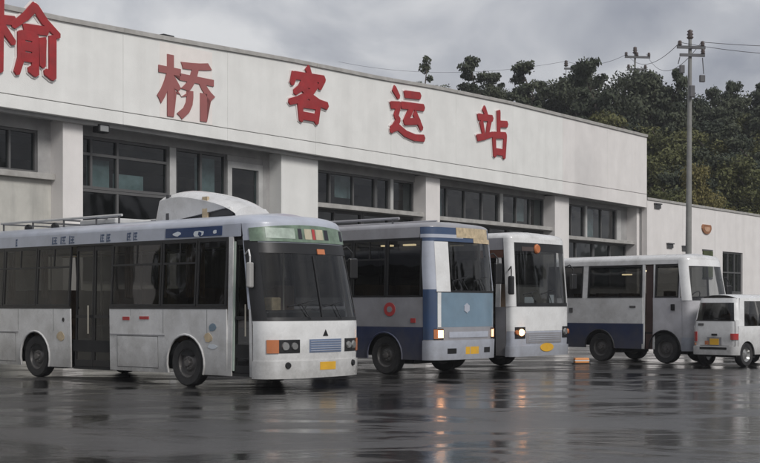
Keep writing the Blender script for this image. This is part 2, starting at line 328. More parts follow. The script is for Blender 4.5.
# bay 1 (left edge): window over a ledge and a cream wall
lintel(-8.3, 2.39, 6.42)
win(B, -8.1, -3.6, 5.24, 6.41, nx=3); win(B, -3.3, 1.95, 5.24, 6.41, nx=[-3.3, -1.5, .2, 1.05, 1.95])
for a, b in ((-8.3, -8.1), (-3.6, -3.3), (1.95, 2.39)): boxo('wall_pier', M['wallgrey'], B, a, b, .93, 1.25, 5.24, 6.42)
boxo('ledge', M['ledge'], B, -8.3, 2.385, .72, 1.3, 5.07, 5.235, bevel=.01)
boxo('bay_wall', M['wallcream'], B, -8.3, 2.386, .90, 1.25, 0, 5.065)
# bay 2: full-height glazing with white frames
lintel(3.10, 11.55, 6.46)
win(B, 3.12, 6.95, 4.95, 6.455, nx=[3.12, 3.9, 4.9, 6.95], nz=[4.95, 5.95, 6.455], fw=.08)
win(B, 3.12, 6.95, 2.2, 4.94, nx=[3.12, 4.9, 6.95], fw=.08)
boxo('mullion', M['framewhite'], B, 6.96, 7.22, .92, 1.2, 0, 6.455, bevel=.01)
win(B, 7.23, 9.5, 4.95, 6.455, nx=2, fw=.08); win(B, 7.23, 9.5, 2.2, 4.94, nx=2, fw=.08)
win(B, 9.52, 11.2, 4.2, 6.25, nx=1, fw=.20, fm='framewhite', y=1.02, fy=.10, name='white_window')
win(B, 9.52, 11.2, 2.2, 4.19, nx=1, fw=.12, fm='framewhite')
boxo('wall_pier', M['wallgrey'], B, 11.21, 11.545, .93, 1.25, 0, 6.455); boxo('window_head', M['wallgrey'], B, 9.52, 11.205, .94, 1.2, 6.256, 6.455)
boxo('bay_wall', M['wallcream'], B, 3.12, 6.955, .95, 1.25, 0, 2.195); boxo('bay_wall', M['wallcream'], B, 7.225, 11.205, .95, 1.25, 0, 2.195)
# bays 3, 4, 5: clerestory over a ledge, glazing below
def bay(a, b, xs, zl, low, white=(), lint=6.36):
    lintel(a, b, lint)
    for i, (p, q) in enumerate(xs):
        win(B, p, q, zl+.16, lint-.005, nx=max(1, round((q-p)/1.3)))
    for p, q in white: boxo('mullion', M['framewhite'], B, p, q, .92, 1.2, zl+.16, lint-.005, bevel=.01)
    boxo('ledge', M['ledge'], B, a+.005, b-.005, .5, 1.3, zl, zl+.155, bevel=.01)
    n = low; w = (b-a-.04)/n
    for i in range(n): win(B, a+.02+i*w, a+.02+(i+1)*w-.015, 2.4, zl-.005, nx=2, fw=.09)
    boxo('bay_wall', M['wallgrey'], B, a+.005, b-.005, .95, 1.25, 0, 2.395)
bay(13.47, 20.0, [(13.49, 17.55), (17.57, 18.4), (18.6, 19.98)], 5.0, 2, [(18.41, 18.59)])
bay(20.96, 30.13, [(20.98, 26.3), (26.55, 30.11)], 4.93, 3, [(26.31, 26.54)])
bay(31.43, 38.45, [(31.45, 34.0), (34.2, 37.3)], 4.62, 2, [(34.01, 34.19), (37.31, 37.75)], lint=6.30)
boxo('wall_pier', M['wallgrey'], B, 37.76, 38.44, .93, 1.25, 4.79, 6.295)
# small fittings under and on the fascia
def floodlight(s, z, y, lab):
    f = empty('floodlight', lab, 'floodlight', Vector(P0)+Vector((cos(BROT)*s-sin(BROT)*y, sin(BROT)*s+cos(BROT)*y, z)), BROT, None)
    boxo('housing', M['black'], f, -.2, .2, -.14, .14, -.28, -.06, bevel=.02)
    G().tube([(0, 0, -.07), (0, 0, .01)], .03).build('bracket', M['steel'], f)
    boxo('lens', M['lens'], f, -.15, .15, -.146, -.135, -.25, -.09)
floodlight(3.65, 6.765, .28, 'small dark floodlight hanging under the eave right of the first pale column')
boxo('vent_cap', M['black'], B, 5.9, 6.35, .1, .4, 9.57, 9.66, bevel=.02)

# sign characters
def charmesh(ch, off, ext, w, h, mt):
    c = bpy.data.curves.new('glyph', 'FONT'); c.body = ch; c.size = 1; c.offset = off; c.extrude = ext; c.resolution_u = 3
    o = bpy.data.objects.new('glyph', c); COL.objects.link(o)
    me = bpy.data.meshes.new_from_object(o.evaluated_get(bpy.context.evaluated_depsgraph_get()))
    bpy.data.objects.remove(o); return me, c
chars = [('榆', -.62, 1.96, 7.60, 9.66, 'red', 'bright red character 榆, leftmost on the white fascia, cut by the photo edge'),
         ('桥', 5.52, 7.95, 7.17, 9.04, 'dullred', 'dull brownish red character 桥 set lower on the fascia over a paler patch'),
         ('客', 11.30, 13.49, 7.71, 9.64, 'red', 'bright red character 客 on the fascia above the wide white column'),
         ('运', 16.93, 19.29, 7.71, 9.67, 'red', 'bright red character 运 on the fascia between 客 and 站'),
         ('站', 22.87, 25.34, 7.64, 9.64, 'red', 'bright red character 站, rightmost on the white fascia')]
STROKES = {
 '榆': [[(1,68),(38,72)],[(20,99),(20,1)],[(18,64),(2,34)],[(23,60),(37,42)],[(67,99),(54,82),(38,66)],[(67,97),(80,80),(99,64)],[(53,65),(82,67)],
        [(48,57),(48,24),(42,2)],[(48,55),(67,55),(67,5),(60,9)],[(50,40),(65,40)],[(50,25),(65,25)],[(77,54),(77,18)],[(91,60),(91,4),(82,9)]],
 '客': [[(48,99),(54,88)],[(14,84),(8,66)],[(14,81),(90,85),(80,68)],[(42,78),(30,60),(16,50)],[(36,69),(70,70),(52,50),(28,38),(3,30)],[(34,62),(56,46),(76,38),(98,35)],
        [(28,31),(31,0)],[(28,30),(76,32),(71,0)],[(31,8),(70,8)]],
 '运': [[(12,96),(24,82)],[(4,62),(26,65),(17,42),(24,34),(4,10)],[(6,14),(22,20),(44,9),(72,4),(98,6)],[(44,90),(86,93)],[(34,66),(97,70)],[(64,66),(44,33),(84,40)],[(72,54),(92,26)]],
 '站': [[(21,99),(29,86)],[(3,78),(47,81)],[(12,68),(19,46)],[(39,72),(31,42)],[(0,32),(24,38),(49,46)],[(70,99),(71,48)],[(71,72),(98,75)],[(54,46),(57,0)],[(54,45),(93,49),(89,0)],[(57,9),(89,10)]]}
def brush(ch, x0, x1, z0, z1, wd, y0, y1):
    g = G(); k = 0; sx = (x1-x0)/100; sz = (z1-z0)/100
    for st in STROKES[ch]:
        n = len(st)
        for a, b in zip(st, st[1:]):
            A = Vector((x0+a[0]*sx, z0+a[1]*sz)); Bv = Vector((x0+b[0]*sx, z0+b[1]*sz)); d = (Bv-A).normalized(); q = Vector((-d.y, d.x))
            w0 = wd*(1.12 if a == st[0] else 1.0); w1 = wd*(.86 if b == st[-1] and abs(d.y) > .25 else 1.08)
            e0, e1 = w0*.55, w1*.5
            P = [A-d*e0*.6+q*w0*.5*.75, A-d*e0*.2-q*w0*.5, Bv+d*e1*.3-q*w1*.5, Bv+d*e1*.9+q*w1*.02, Bv+d*e1*.3+q*w1*.5, A+q*w0*.5+d*e0*.1]
            k += 1; dy = k*.0009
            g.plate([tuple(p) for p in reversed(P)], lambda x, z: (x, -(y1+dy), z), lambda x, z: (x, -y0, z))
    return g
for ch, s0, s1, z0, z1, mt, lab in chars:
    r = empty('sign_character', lab, 'sign character', Vector(P0)+Vector((cos(BROT)*(s0+s1)/2, sin(BROT)*(s0+s1)/2, z0)), BROT, 'characters on the station fascia')
    if ch in STROKES:
        hw = (s1-s0)/2; H_ = z1-z0
        brush(ch, -hw+.1, hw-.1, .08, H_-.08, .25 if ch != '榆' else .225, .032, .075).build('face', M['red'], r, bevel=.008)
        brush(ch, -hw+.1, hw-.1, .08, H_-.08, .34 if ch != '榆' else .315, .001, .020).build('backing', M['letteredge'], r)
    else:
        me, _ = charmesh(ch, .020, 1, 1, 1, None)
        xs = [v.co.x for v in me.vertices]; ys = [v.co.y for v in me.vertices]
        x0, x1, y0, y1 = min(xs), max(xs), min(ys), max(ys); sx = (s1-s0)/(x1-x0); sy = (z1-z0)/(y1-y0)
        for v in me.vertices:
            x, y, z = v.co; v.co = ((x-(x0+x1)/2)*sx, -(.04 if z > 0 else .008), (y-y0)*sy)
        me.materials.clear(); me.materials.append(M[mt])
        o = bpy.data.objects.new('face', me); COL.objects.link(o); o.parent = r
        G().box(-.03, .03, -.02, 0, .9, 1.0).build('fixing', M['steel'], r)

# ------------------------------------------------------------------ low wing at the right
Wg = empty('low_wing', 'lower white block continuing right of the tall fascia, behind the power pole', 'building', P0, BROT)
xs = [38.77, 43.1, 47.4, 51.7, 56.0, 60.3, 64.6, 70]
for a, b in zip(xs, xs[1:]):
    if a == 47.4:
        G().plate([(a+.01, 0), (48.5, 0), (48.5, 4.6), (b-.2, 4.6), (b-.2, 0), (b-.01, 0), (b-.01, 6.84), (a+.01, 6.84)], lambda x, z: (x, 0, z), lambda x, z: (x, .3, z)).build('wall_panel', M['wallpink'], Wg)
    else: boxo('wall_panel', M['wallpink'], Wg, a+.01, b-.01, 0, .3, 0, 6.84, bevel=.01)
    boxo('coping_stone', M['ledge'], Wg, a+.005, b-.005, -.05, .4, 6.845, 6.97, bevel=.01)
boxo('wall_backing', M['wallgrey'], Wg, 38.77, 47.3, .31, .5, 0, 6.8); boxo('wall_backing', M['wallgrey'], Wg, 51.8, 70, .31, .5, 0, 6.8)
boxo('roof', M['ledge'], Wg, 38.78, 70, .51, 9, 6.4, 6.6); boxo('back_wall', M['wallgrey'], Wg, 38.78, 70, 8.8, 9.0, 0, 6.38)
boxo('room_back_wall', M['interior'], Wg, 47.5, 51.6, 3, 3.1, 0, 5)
win(Wg, 48.52, 51.48, 2.3, 4.58, y=.15, nx=3, nz=2, name='window'); win(Wg, 48.52, 51.48, .02, 2.28, y=.15, nx=2, name='entrance_door')
def onwing(s, z, y=0): return Vector(P0)+Vector((cos(BROT)*s-sin(BROT)*y, sin(BROT)*s+cos(BROT)*y, z))
pl = empty('wall_plaque', 'small rounded orange brown plaque high on the low white wing right of the pole', 'plaque', onwing(46.15, 5.75), BROT)
g = G(); n = 20
ring = [(.58*cos(2*pi*k/n)*(1.0 if sin(2*pi*k/n) < 0 else 1.08), .30*sin(2*pi*k/n) if sin(2*pi*k/n) < 0 else .22*min(1, sin(2*pi*k/n)*2.2)) for k in range(n)]
g.plate(ring, lambda x, z: (x, -.08, z), lambda x, z: (x, -.001, z)).build('board', mat('orange brown board', (.30, .13, .06), .6, var=.3, vscale=4), pl, bevel=.02)
g = G(); g.plate([(x*.6, z*.5-.02) for x, z in ring], lambda x, z: (x, -.095, z), lambda x, z: (x, -.081, z)).build('panel', mat('pale orange board', (.50, .30, .19), .6, var=.2), pl)
gb = empty('green_panel', 'tall dark green board fixed to the low wing below the orange plaque', 'board', onwing(46.3, 0), BROT)
boxo('board', mat('mossy green board', (.06, .075, .025), .7, var=.4, vscale=3), gb, -.62, .62, -.10, -.001, 3.1, 4.55, bevel=.02)
boxo('frame', M['frame'], gb, -.68, .68, -.06, -.002, 3.02, 3.09); boxo('frame', M['frame'], gb, -.68, .68, -.06, -.002, 4.56, 4.62)
for s_, z_, lab in ((39.9, 6.62, 'small dark vent high on the low wing beside the fascia end'), (41.4, 4.67, 'small dark vent low on the wing wall above the minibus roof'), (43.3, 4.60, 'small wide dark vent just left of the power pole')):
    v = empty('wall_vent', lab, 'vent', onwing(s_, z_), BROT, 'vents on the low wing wall')
    w = .36
    boxo('hood', M['steel'], v, -w, w, -.14, -.001, .06, .12); boxo('box', M['frame'], v, -w+.03, w-.03, -.08, -.001, -.14, .058)
    for k in range(3): boxo('slat', M['steel'], v, -w+.04, w-.04, -.10, -.081, -.12+.055*k, -.09+.055*k)

# ------------------------------------------------------------------ power pole and lines
def insul(x, y, z): return G().lathe_y([(0, 0), (.05, 0), (.09, .03), (.05, .06), (.085, .09), (.05, .12), (.075, .15), (.03, .18), (0, .18)], n=10, closed=False)
insm = insul(0, 0, 0).mesh('insulator', M['ceramic'], True)
def power_pole(name, lab, x, y, H, r, arms, sc=1, gearbox=True):
    p = empty(name, lab, 'power pole', (x, y, 0), radians(8), 'power poles')
    G().tube([(-.10, 0, 0), (-.05, 0, H*.5), (0, 0, H)], [r*1.25, r, r*.62], 14).build('shaft', M['pole'], p, True)
    for (z, x0, x1, ins) in arms:
        boxo('crossarm', M['steel'], p, x0, x1, -.16*sc, -.08*sc, z-.06*sc, z+.06*sc)
        for ix in ins: inst('insulator', insm, p, (ix, -.12*sc, z+.06*sc), (pi/2, 0, 0), (1.2*sc, 1.2*sc, 1.2*sc))
    inst('insulator', insm, p, (0, 0, H), (pi/2, 0, 0), (1.7*sc, 2.2*sc, 1.7*sc))
    if gearbox:
        boxo('switch_box', M['steel'], p, -.56, -.34, -.30, -.17, H-1.5, H-1.15, bevel=.03)
        boxo('switch_box', M['steel'], p, .32, .56, -.30, -.17, H-1.85, H-1.55, bevel=.03)
        boxo('switch_box', M['steel'], p, -.12, .10, -.32, -.15, H-2.5, H-2.0, bevel=.03)
        for q in ((-.6, .35), (-.45, .35), (.45, .35), (.6, .35)):
            pass
        G().tube([(-.5, -.12, H-.8), (-.62, -.25, H-1.1)], .02, 6).tube([(.5, -.12, H-.8), (.5, -.25, H-1.5)], .02, 6).build('jumper_wire', M['wire'], p)
    return p
PX, PY, PH = 13.12, 55.0, 13.1
power_pole('power_pole', 'tall concrete power pole with crossarms standing in front of the low wing', PX, PY, PH-.25, .118,
           [(PH-.62, -.62, .62, (-.5, .5)), (PH-.95, -.5, .6, (.52,))])
power_pole('power_pole', 'dark head of a farther power pole showing above the trees left of the tall pole', 20.6, 105, 21.9, .12, [(21.6, -.9, 1.2, (-.8, .1, 1.1)), (20.6, -.7, .9, (-.6, .8))], 1.4, False)
power_pole('power_pole', 'two thin crossarms of a distant pole above the treetops over the station roof', 15.6, 109, 21.6, .035, [(21.4, -.2, 1.0, ()), (20.2, -.7, .8, ())], 1.3, False)
power_pole('power_pole', 'concrete power pole outside the photograph to the right carrying the wires on', 26.5, 52, 13.0, .15, [(12.4, -.62, .62, (-.5, .5))])
def wire(a, b, sag, lab, r=.012):
    a = Vector(a); b = Vector(b); pts = [a.lerp(b, k/16)+Vector((0, 0, -4*sag*(k/16)*(1-k/16))) for k in range(17)]
    o = G().tube(pts, r, 5).build('overhead_wire', M['wire']); tag(o, lab, 'wire', 'overhead wires')
wire((PX-.45, PY-.15, PH-.4), (19.9, 105, 21.9), .9, 'upper overhead wire from the tall pole left over the treetops', .014)
wire((PX+.45, PY-.15, PH-.4), (21.5, 105, 21.9), 1.3, 'lower overhead wire from the tall pole to the farther pole head', .014)
wire((PX-.45, PY-.15, PH-.42), (26.1, 51.8, 12.6), .8, 'lower wire running right from the tall pole')
wire((PX+.45, PY-.05, PH-.38), (27.0, 51.9, 12.65), .45, 'upper wire running right from the tall pole')
wire((20.0, 105, 21.9), (15.5, 107, 21.6), .5, 'distant wire between the two far pole heads', .014)
wire((15.5, 107, 21.7), (-4, 125, 25), 1.0, 'distant faint wire sloping left above the station roof', .012)

hz = G().box(-120, 140, -40, 260, -1.0, 40).build('haze', M['wall']); hz.data.materials.clear(); hz['kind'] = 'stuff'; hz['label'] = 'thin damp haze in the air'
hm = bpy.data.materials.new('damp air'); hm.use_nodes = True; hm.node_tree.nodes.clear()
ho = N(hm.node_tree, 'ShaderNodeOutputMaterial'); hv = N(hm.node_tree, 'ShaderNodeVolumePrincipled', Density=.0005); hv.inputs['Color'].default_value = (.86, .88, .92, 1)
hm.node_tree.links.new(hv.outputs[0], ho.inputs['Volume']); hz.data.materials.append(hm)
# ------------------------------------------------------------------ hillside and trees
def hillz(x, y):
    d = max(0, min(1, (y-78+.10*(40-x))/55)); d = d*d*(3-2*d)
    lat = 1/(1+math.exp(-(x-4)/9))
    return 13.5*d*(.25+.75*lat)+.5*sin(x*.21)*d-.4
g = G(); nx_, ny_ = 60, 34
vs = [(-50+i*3.4, 72+j*5, hillz(-50+i*3.4, 72+j*5)-.3) for j in range(ny_+1) for i in range(nx_+1)]
g.add(vs, [(j*(nx_+1)+i, j*(nx_+1)+i+1, (j+1)*(nx_+1)+i+1, (j+1)*(nx_+1)+i) for j in range(ny_) for i in range(nx_)])
tag(g.build('hillside', mat('dark undergrowth', (.025, .030, .016), .95, var=.5, vscale=.6, bump=.8, bscale=2), smooth=True), 'dark wooded hillside behind the station', kind='structure')
def tree_proto(kind, rng):
    """returns trunk mesh, crown mesh for a tree about 10 m tall"""
    T = G(); H = 10; bend = [(rng.uniform(-.25, .25)*k, rng.uniform(-.25, .25)*k, k*H/6*.95) for k in range(7)]
    bend[0] = (0, 0, -.6)
    T.tube(bend, [.19-.025*k for k in range(7)], 7)
    clumps = []
    def axis(z):
        k = max(0, min(5.999, z/(H/6*.95))); i = int(k); a, b = Vector(bend[i]), Vector(bend[i+1]); return a.lerp(b, k-i)
    if kind == 'pine':
        z0, nlim = 2.6, 22
        for i in range(nlim):
            f = i/(nlim-1); z = z0+(H-z0)*f; R = (2.5*(1-f)**.7+.35)*rng.uniform(.55, 1.2); a = i*2.4+rng.uniform(-.5, .5)
            p = axis(z); q = p+Vector((cos(a)*R, sin(a)*R, rng.uniform(.1, .7)))
            T.tube([p, p.lerp(q, .6)+Vector((0, 0, -.1)), q], [.06, .04, .015], 5)
            clumps.append((q, rng.uniform(.55, 1.0)*(1-.35*f), .55)); clumps.append((p.lerp(q, .55), rng.uniform(.5, .85)*(1-.3*f), .6))
        clumps.append((axis(H)+Vector((0, 0, .2)), .45, 1.2))
    elif kind == 'broad':
        for i in range(20):
            a = i*2.4+rng.uniform(-.4, .4); f = rng.random(); R = rng.uniform(.8, 3.0)*sin(pi*(.18+.75*f)); z = 3.2+6.2*f
            p = axis(z*.7); q = axis(z)+Vector((cos(a)*R, sin(a)*R, 0))
            T.tube([p, p.lerp(q, .5)+Vector((0, 0, .15)), q], [.07, .045, .015], 5)
            clumps.append((q, rng.uniform(.8, 1.3), .75))
            if i % 2: clumps.append((p.lerp(q, .6), rng.uniform(.6, 1.0), .75))
    else:                                   # thin, straggly top
        for i in range(9):
            f = i/8; z = 3.6+(H-3.6)*f; a = i*2.2; R = (1.3*(1-f)+.2)*rng.uniform(.6, 1.3); p = axis(z); q = p+Vector((cos(a)*R, sin(a)*R, rng.uniform(.1, .5)))
            T.tube([p, q], [.05, .015], 5); clumps.append((q, rng.uniform(.35, .6), .7))
        clumps.append((axis(H), .4, 1.3))
    C = G(); vs = []; fs = []
    for c, r, fl in clumps:
        n = int(330*r*r)+60
        for _ in range(n):
            d = Vector((rng.gauss(0, 1), rng.gauss(0, 1), rng.gauss(0, 1))).normalized()*r*(rng.random()**.45)*rng.uniform(.75, 1.12); d.z *= fl
            p = c+d; s_ = rng.uniform(.05, .125)
            nrm = (d.normalized()*.7+Vector((rng.uniform(-1, 1), rng.uniform(-1, 1), rng.uniform(-.3, 1)))).normalized()
            u = nrm.orthogonal().normalized(); w = nrm.cross(u); a = rng.random()*6.28; u, w = u*cos(a)+w*sin(a), w*cos(a)-u*sin(a)
            o = len(vs); vs += [p+u*s_*1.3, p+w*s_*.75, p-u*s_*1.3, p-w*s_*.75]; fs.append((o, o+1, o+2, o+3))
    C.v = [tuple(v) for v in vs]; C.f = fs
    return T, C
rng = random.Random(11)
protos = {}
for key, kind, lm in (('pine1', 'pine', 'leaf'), ('pine2', 'pine', 'leaf'), ('pine3', 'pine', 'leaf'), ('broad1', 'broad', 'leaf'), ('broad2', 'broad', 'leaf'), ('olive', 'broad', 'leafolive'), ('thin', 'thin', 'leaf'), ('yellow', 'broad', 'leafyellow')):
    T, C = tree_proto(kind, rng)
    protos[key] = (T.mesh('trunk', M['bark'], True), C.mesh('crown', M[lm], False, fixn=False))
def tree(key, name, lab, x, y, z, h, group=None, wid=None, rz=None):
    t = empty(name, lab, 'tree', (x, y, z), rng.uniform(0, 6.28) if rz is None else rz, group)
    k = h/10; w = wid or k
    inst('trunk', protos[key][0], t, scale=(w, w, k)); inst('crown', protos[key][1], t, scale=(w, w, k))
    return t
def U(u, v, y): return ((u-380)/1300*y, 1.6+(305-v)/1300*y)
# skyline trees one can tell apart: (u, v of the top) and distance
sky_t = [('broad2', 'tree', 'low dark crown just right of the thin lone pine over the roofline', 446, 82, 110, 9, .7),
         ('broad1', 'tree', 'low dark crown at the foot of the spreading leftmost pine', 464, 78, 109, 9, .8),
         ('pine3', 'pine_tree', 'tufted pine top left of the tall pointed pine over the roofline', 497, 74, 109, 10, .9),
         ('broad2', 'tree', 'low dark crown filling the gap left of the small round one over the roofline', 478, 84, 108, 9, .75),
         ('broad1', 'tree', 'low dark crown between the small round one and the tall pointed pine', 508, 90, 108, 9, .8),
         ('olive', 'tree', 'low greyish olive crown at the foot of the tall pointed pine', 539, 88, 108, 9, .8),
         ('broad1', 'tree', 'dark crown over the roof just left of the distant slanted crossarms', 573, 78, 108, 11, 1.0),
         ('broad2', 'tree', 'full dark crown behind the broad many-tufted pine', 586, 68, 106, 12, 1.1),
         ('broad1', 'tree', 'full dark crown between the many-tufted pine and the far pole head', 615, 65, 106, 13, 1.2),
         ('broad2', 'tree', 'full dark crown just right of the far pole head', 649, 70, 106, 13, 1.15),
         ('broad1', 'tree', 'dark crown behind the shaft of the tall power pole', 692, 88, 112, 13, 1.1),
         ('broad2', 'tree', 'dark crown low between the two pointed pines right of the pole', 720, 90, 112, 13, 1.1),
         ('broad1', 'tree', 'dark crown at the far right edge of the skyline', 742, 88, 112, 13, 1.1),
         ('thin', 'pine_tree', 'thin sparse pine top standing alone above the middle of the station roof', 423, 56, 100, 11, .8),
         ('pine1', 'pine_tree', 'spreading dark pine, leftmost of the crowns rising over the roof behind the character 站', 462, 62, 104, 11, 1.0),
         ('broad1', 'tree', 'small round dark crown just over the roofline right of the character 站', 493, 80, 105, 8, .55),
         ('pine2', 'pine_tree', 'tall pointed dark pine rising over the roof between two rounder crowns', 526, 57, 103, 13, 1.1),
         ('broad2', 'tree', 'rounded dark tree over the roof right of the tall pointed pine', 556, 76, 106, 11, 1.0),
         ('pine3', 'pine_tree', 'broad many-tufted pine left of the far pole head on the skyline', 598, 60, 100, 15, 1.35),
         ('broad2', 'tree', 'wide dark crown under the far pole head on the skyline', 632, 64, 101, 14, 1.15),
         ('pine1', 'pine_tree', 'flat-topped pine between the far pole head and the tall pole', 661, 72, 99, 13, .9),
         ('broad1', 'tree', 'low rounded crown on the skyline just left of the tall power pole', 679, 90, 103, 12, .8),
         ('pine2', 'pine_tree', 'pointed crown on the skyline just right of the tall power pole', 712, 87, 108, 12, .8),
         ('pine3', 'pine_tree', 'pointed pine top on the skyline at the right edge of the photo', 728, 82, 108, 12, .8),
         ('pine1', 'pine_tree', 'last pine crown on the skyline beyond the right edge of the station wing', 752, 88, 108, 12, .85)]
for key, nm, lab, u, v, y, h, w in sky_t:
    x, zt_ = U(u, v, y); tree(key, nm, lab, x, y, zt_-h*1.02, h, 'trees on the skyline behind the station', w)
# the wood that fills the slope below the skyline
def wood_label(kk, u, row):
    kind = {'pine': 'dark tufted pine', 'broad': 'dark round-crowned tree', 'olive': 'lighter olive-green tree'}[kk.rstrip('123')]
    place = 'right of the pole' if u > 692 else 'between fascia and pole' if u > 647 else 'over the fascia end'
    return kind+(' high' if row < 2 else ' midway' if row < 4 else ' low')+' in the hillside wood, '+place
keys = ['pine1', 'broad1', 'pine2', 'broad2', 'pine3', 'olive', 'broad1', 'broad2']
k = 0
for row, (y, vtop) in enumerate([(106, 100), (101, 112), (96, 130), (90, 150), (85, 168), (80, 188)]):
    u = 470+row*18 + (row % 2)*8
    while u < 800:
        vline = vtop+rng.uniform(-8, 10) + max(0, (600-u))*.05
        if u > 665 and row == 0: vline += 6
        hid = 116+(u-570)*.25 if u < 647 else 999      # hidden behind the fascia: leave out
        if vline < hid+4 and y > 45600/(1350-u)+13:
            x, zt_ = U(u, vline, y); h = rng.uniform(8.5, 11.5)
            kk = keys[k % 8] if row < 2 or rng.random() < .6 else 'olive'
            tree(kk, 'woodland_tree', wood_label(kk, u, row), x, y+rng.uniform(-2, 2), zt_-h, h, 'trees of the wood on the hillside', h/10*1.05); k += 1
        u += rng.uniform(15, 21)*(95/y)
same = {}
for t in [o for o in COL.objects if o.name.startswith('woodland_tree')]: same.setdefault(t['label'], []).append(t)
for lab, L_ in same.items():
    if len(L_) > 1:
        for t, w_ in zip(sorted(L_, key=lambda t: t.location.x/t.location.y), ['leftmost one', 'second from left', 'third from left', 'fourth from left', 'fifth from left', 'sixth from left', 'seventh from left', 'eighth from left']): t['label'] = lab+', '+w_
x, z_ = U(703, 158, 82); tree('yellow', 'yellowing_tree', 'small yellowing tree behind the tall power pole above the low wing', x, 82, z_-9, 9, None, .62)
x, z_ = U(684, 172, 84); tree('yellow', 'yellowing_tree', 'sparser yellow-green tree top left of the power pole above the low wing', x, 84, z_-8, 8, None, .42)
x, z_ = U(734, 184, 92); tree('yellow', 'yellowing_tree', 'low yellow-green crown at the right edge above the low wing', x, 92, z_-7, 7, None, .4)
x, z_ = U(618, 108, 97); tree('olive', 'olive_tree', 'lighter olive crown in the wood just above the right end of the fascia', x, 97, z_-9, 9, None, 1.0)
x, z_ = U(665, 140, 88); tree('olive', 'olive_tree', 'olive green crown in the wood right beside the fascia end', x, 88, z_-9, 9, None, 1.0)

# woods to either side of the yard, beyond the frame: they show in the bus windows and windshields
for nm, lab, pts in (('woodland', 'dark wood beyond the left side of the yard, seen only in reflections', [(-62+rng.uniform(-5, 5), -2+2.4*i) for i in range(24)]),
                     ('woodland', 'dark wood beyond the right side of the yard, seen only in reflections', [(66+rng.uniform(-5, 5), -14+2.5*i) for i in range(26)])):
    w_ = bpy.data.objects.new(nm, None); COL.objects.link(w_); w_['kind'] = 'stuff'; w_['label'] = lab
    for i, (x, y) in enumerate(pts):
        k_ = ['broad1', 'pine1', 'broad2', 'pine3'][i % 4]; q = rng.uniform(.9, 1.5)
        for a_ in (0, 1): inst(('trunk', 'crown')[a_], protos[k_][a_], w_, (x, y, 0), (0, 0, i*1.3), (q*1.15, q*1.15, q))

# ------------------------------------------------------------------ buses
def wheel(parent, x, ysgn, W, r):
    w = bpy.data.objects.new('wheel', None); COL.objects.link(w); w.parent = parent; w.location = (x, ysgn*(W/2-.16), r)
    if ysgn > 0: w.rotation_euler = (0, 0, pi)
    G().lathe_y([(r*.62, -.11), (r*.93, -.125), (r, -.09), (r, .09), (r*.93, .125), (r*.62, .11)]).build('tyre', M['rubber'], w, True)
    G().lathe_y([(r*.63, -.09), (r*.59, -.085), (r*.53, -.02), (r*.38, -.03), (r*.30, -.075), (r*.16, -.08), (r*.14, -.12), (0.001, -.125), (0.001, .08), (r*.63, .08)]).build('rim', M['rim'], w, True)
    g = G()
    for k in range(8):
        a = k*pi/4; g.tube([(cos(a)*r*.23, -.10, sin(a)*r*.23), (cos(a)*r*.23, -.06, sin(a)*r*.23)], r*.035, 6)
    g.build('wheel_nuts', M['rim'], w)
    return w
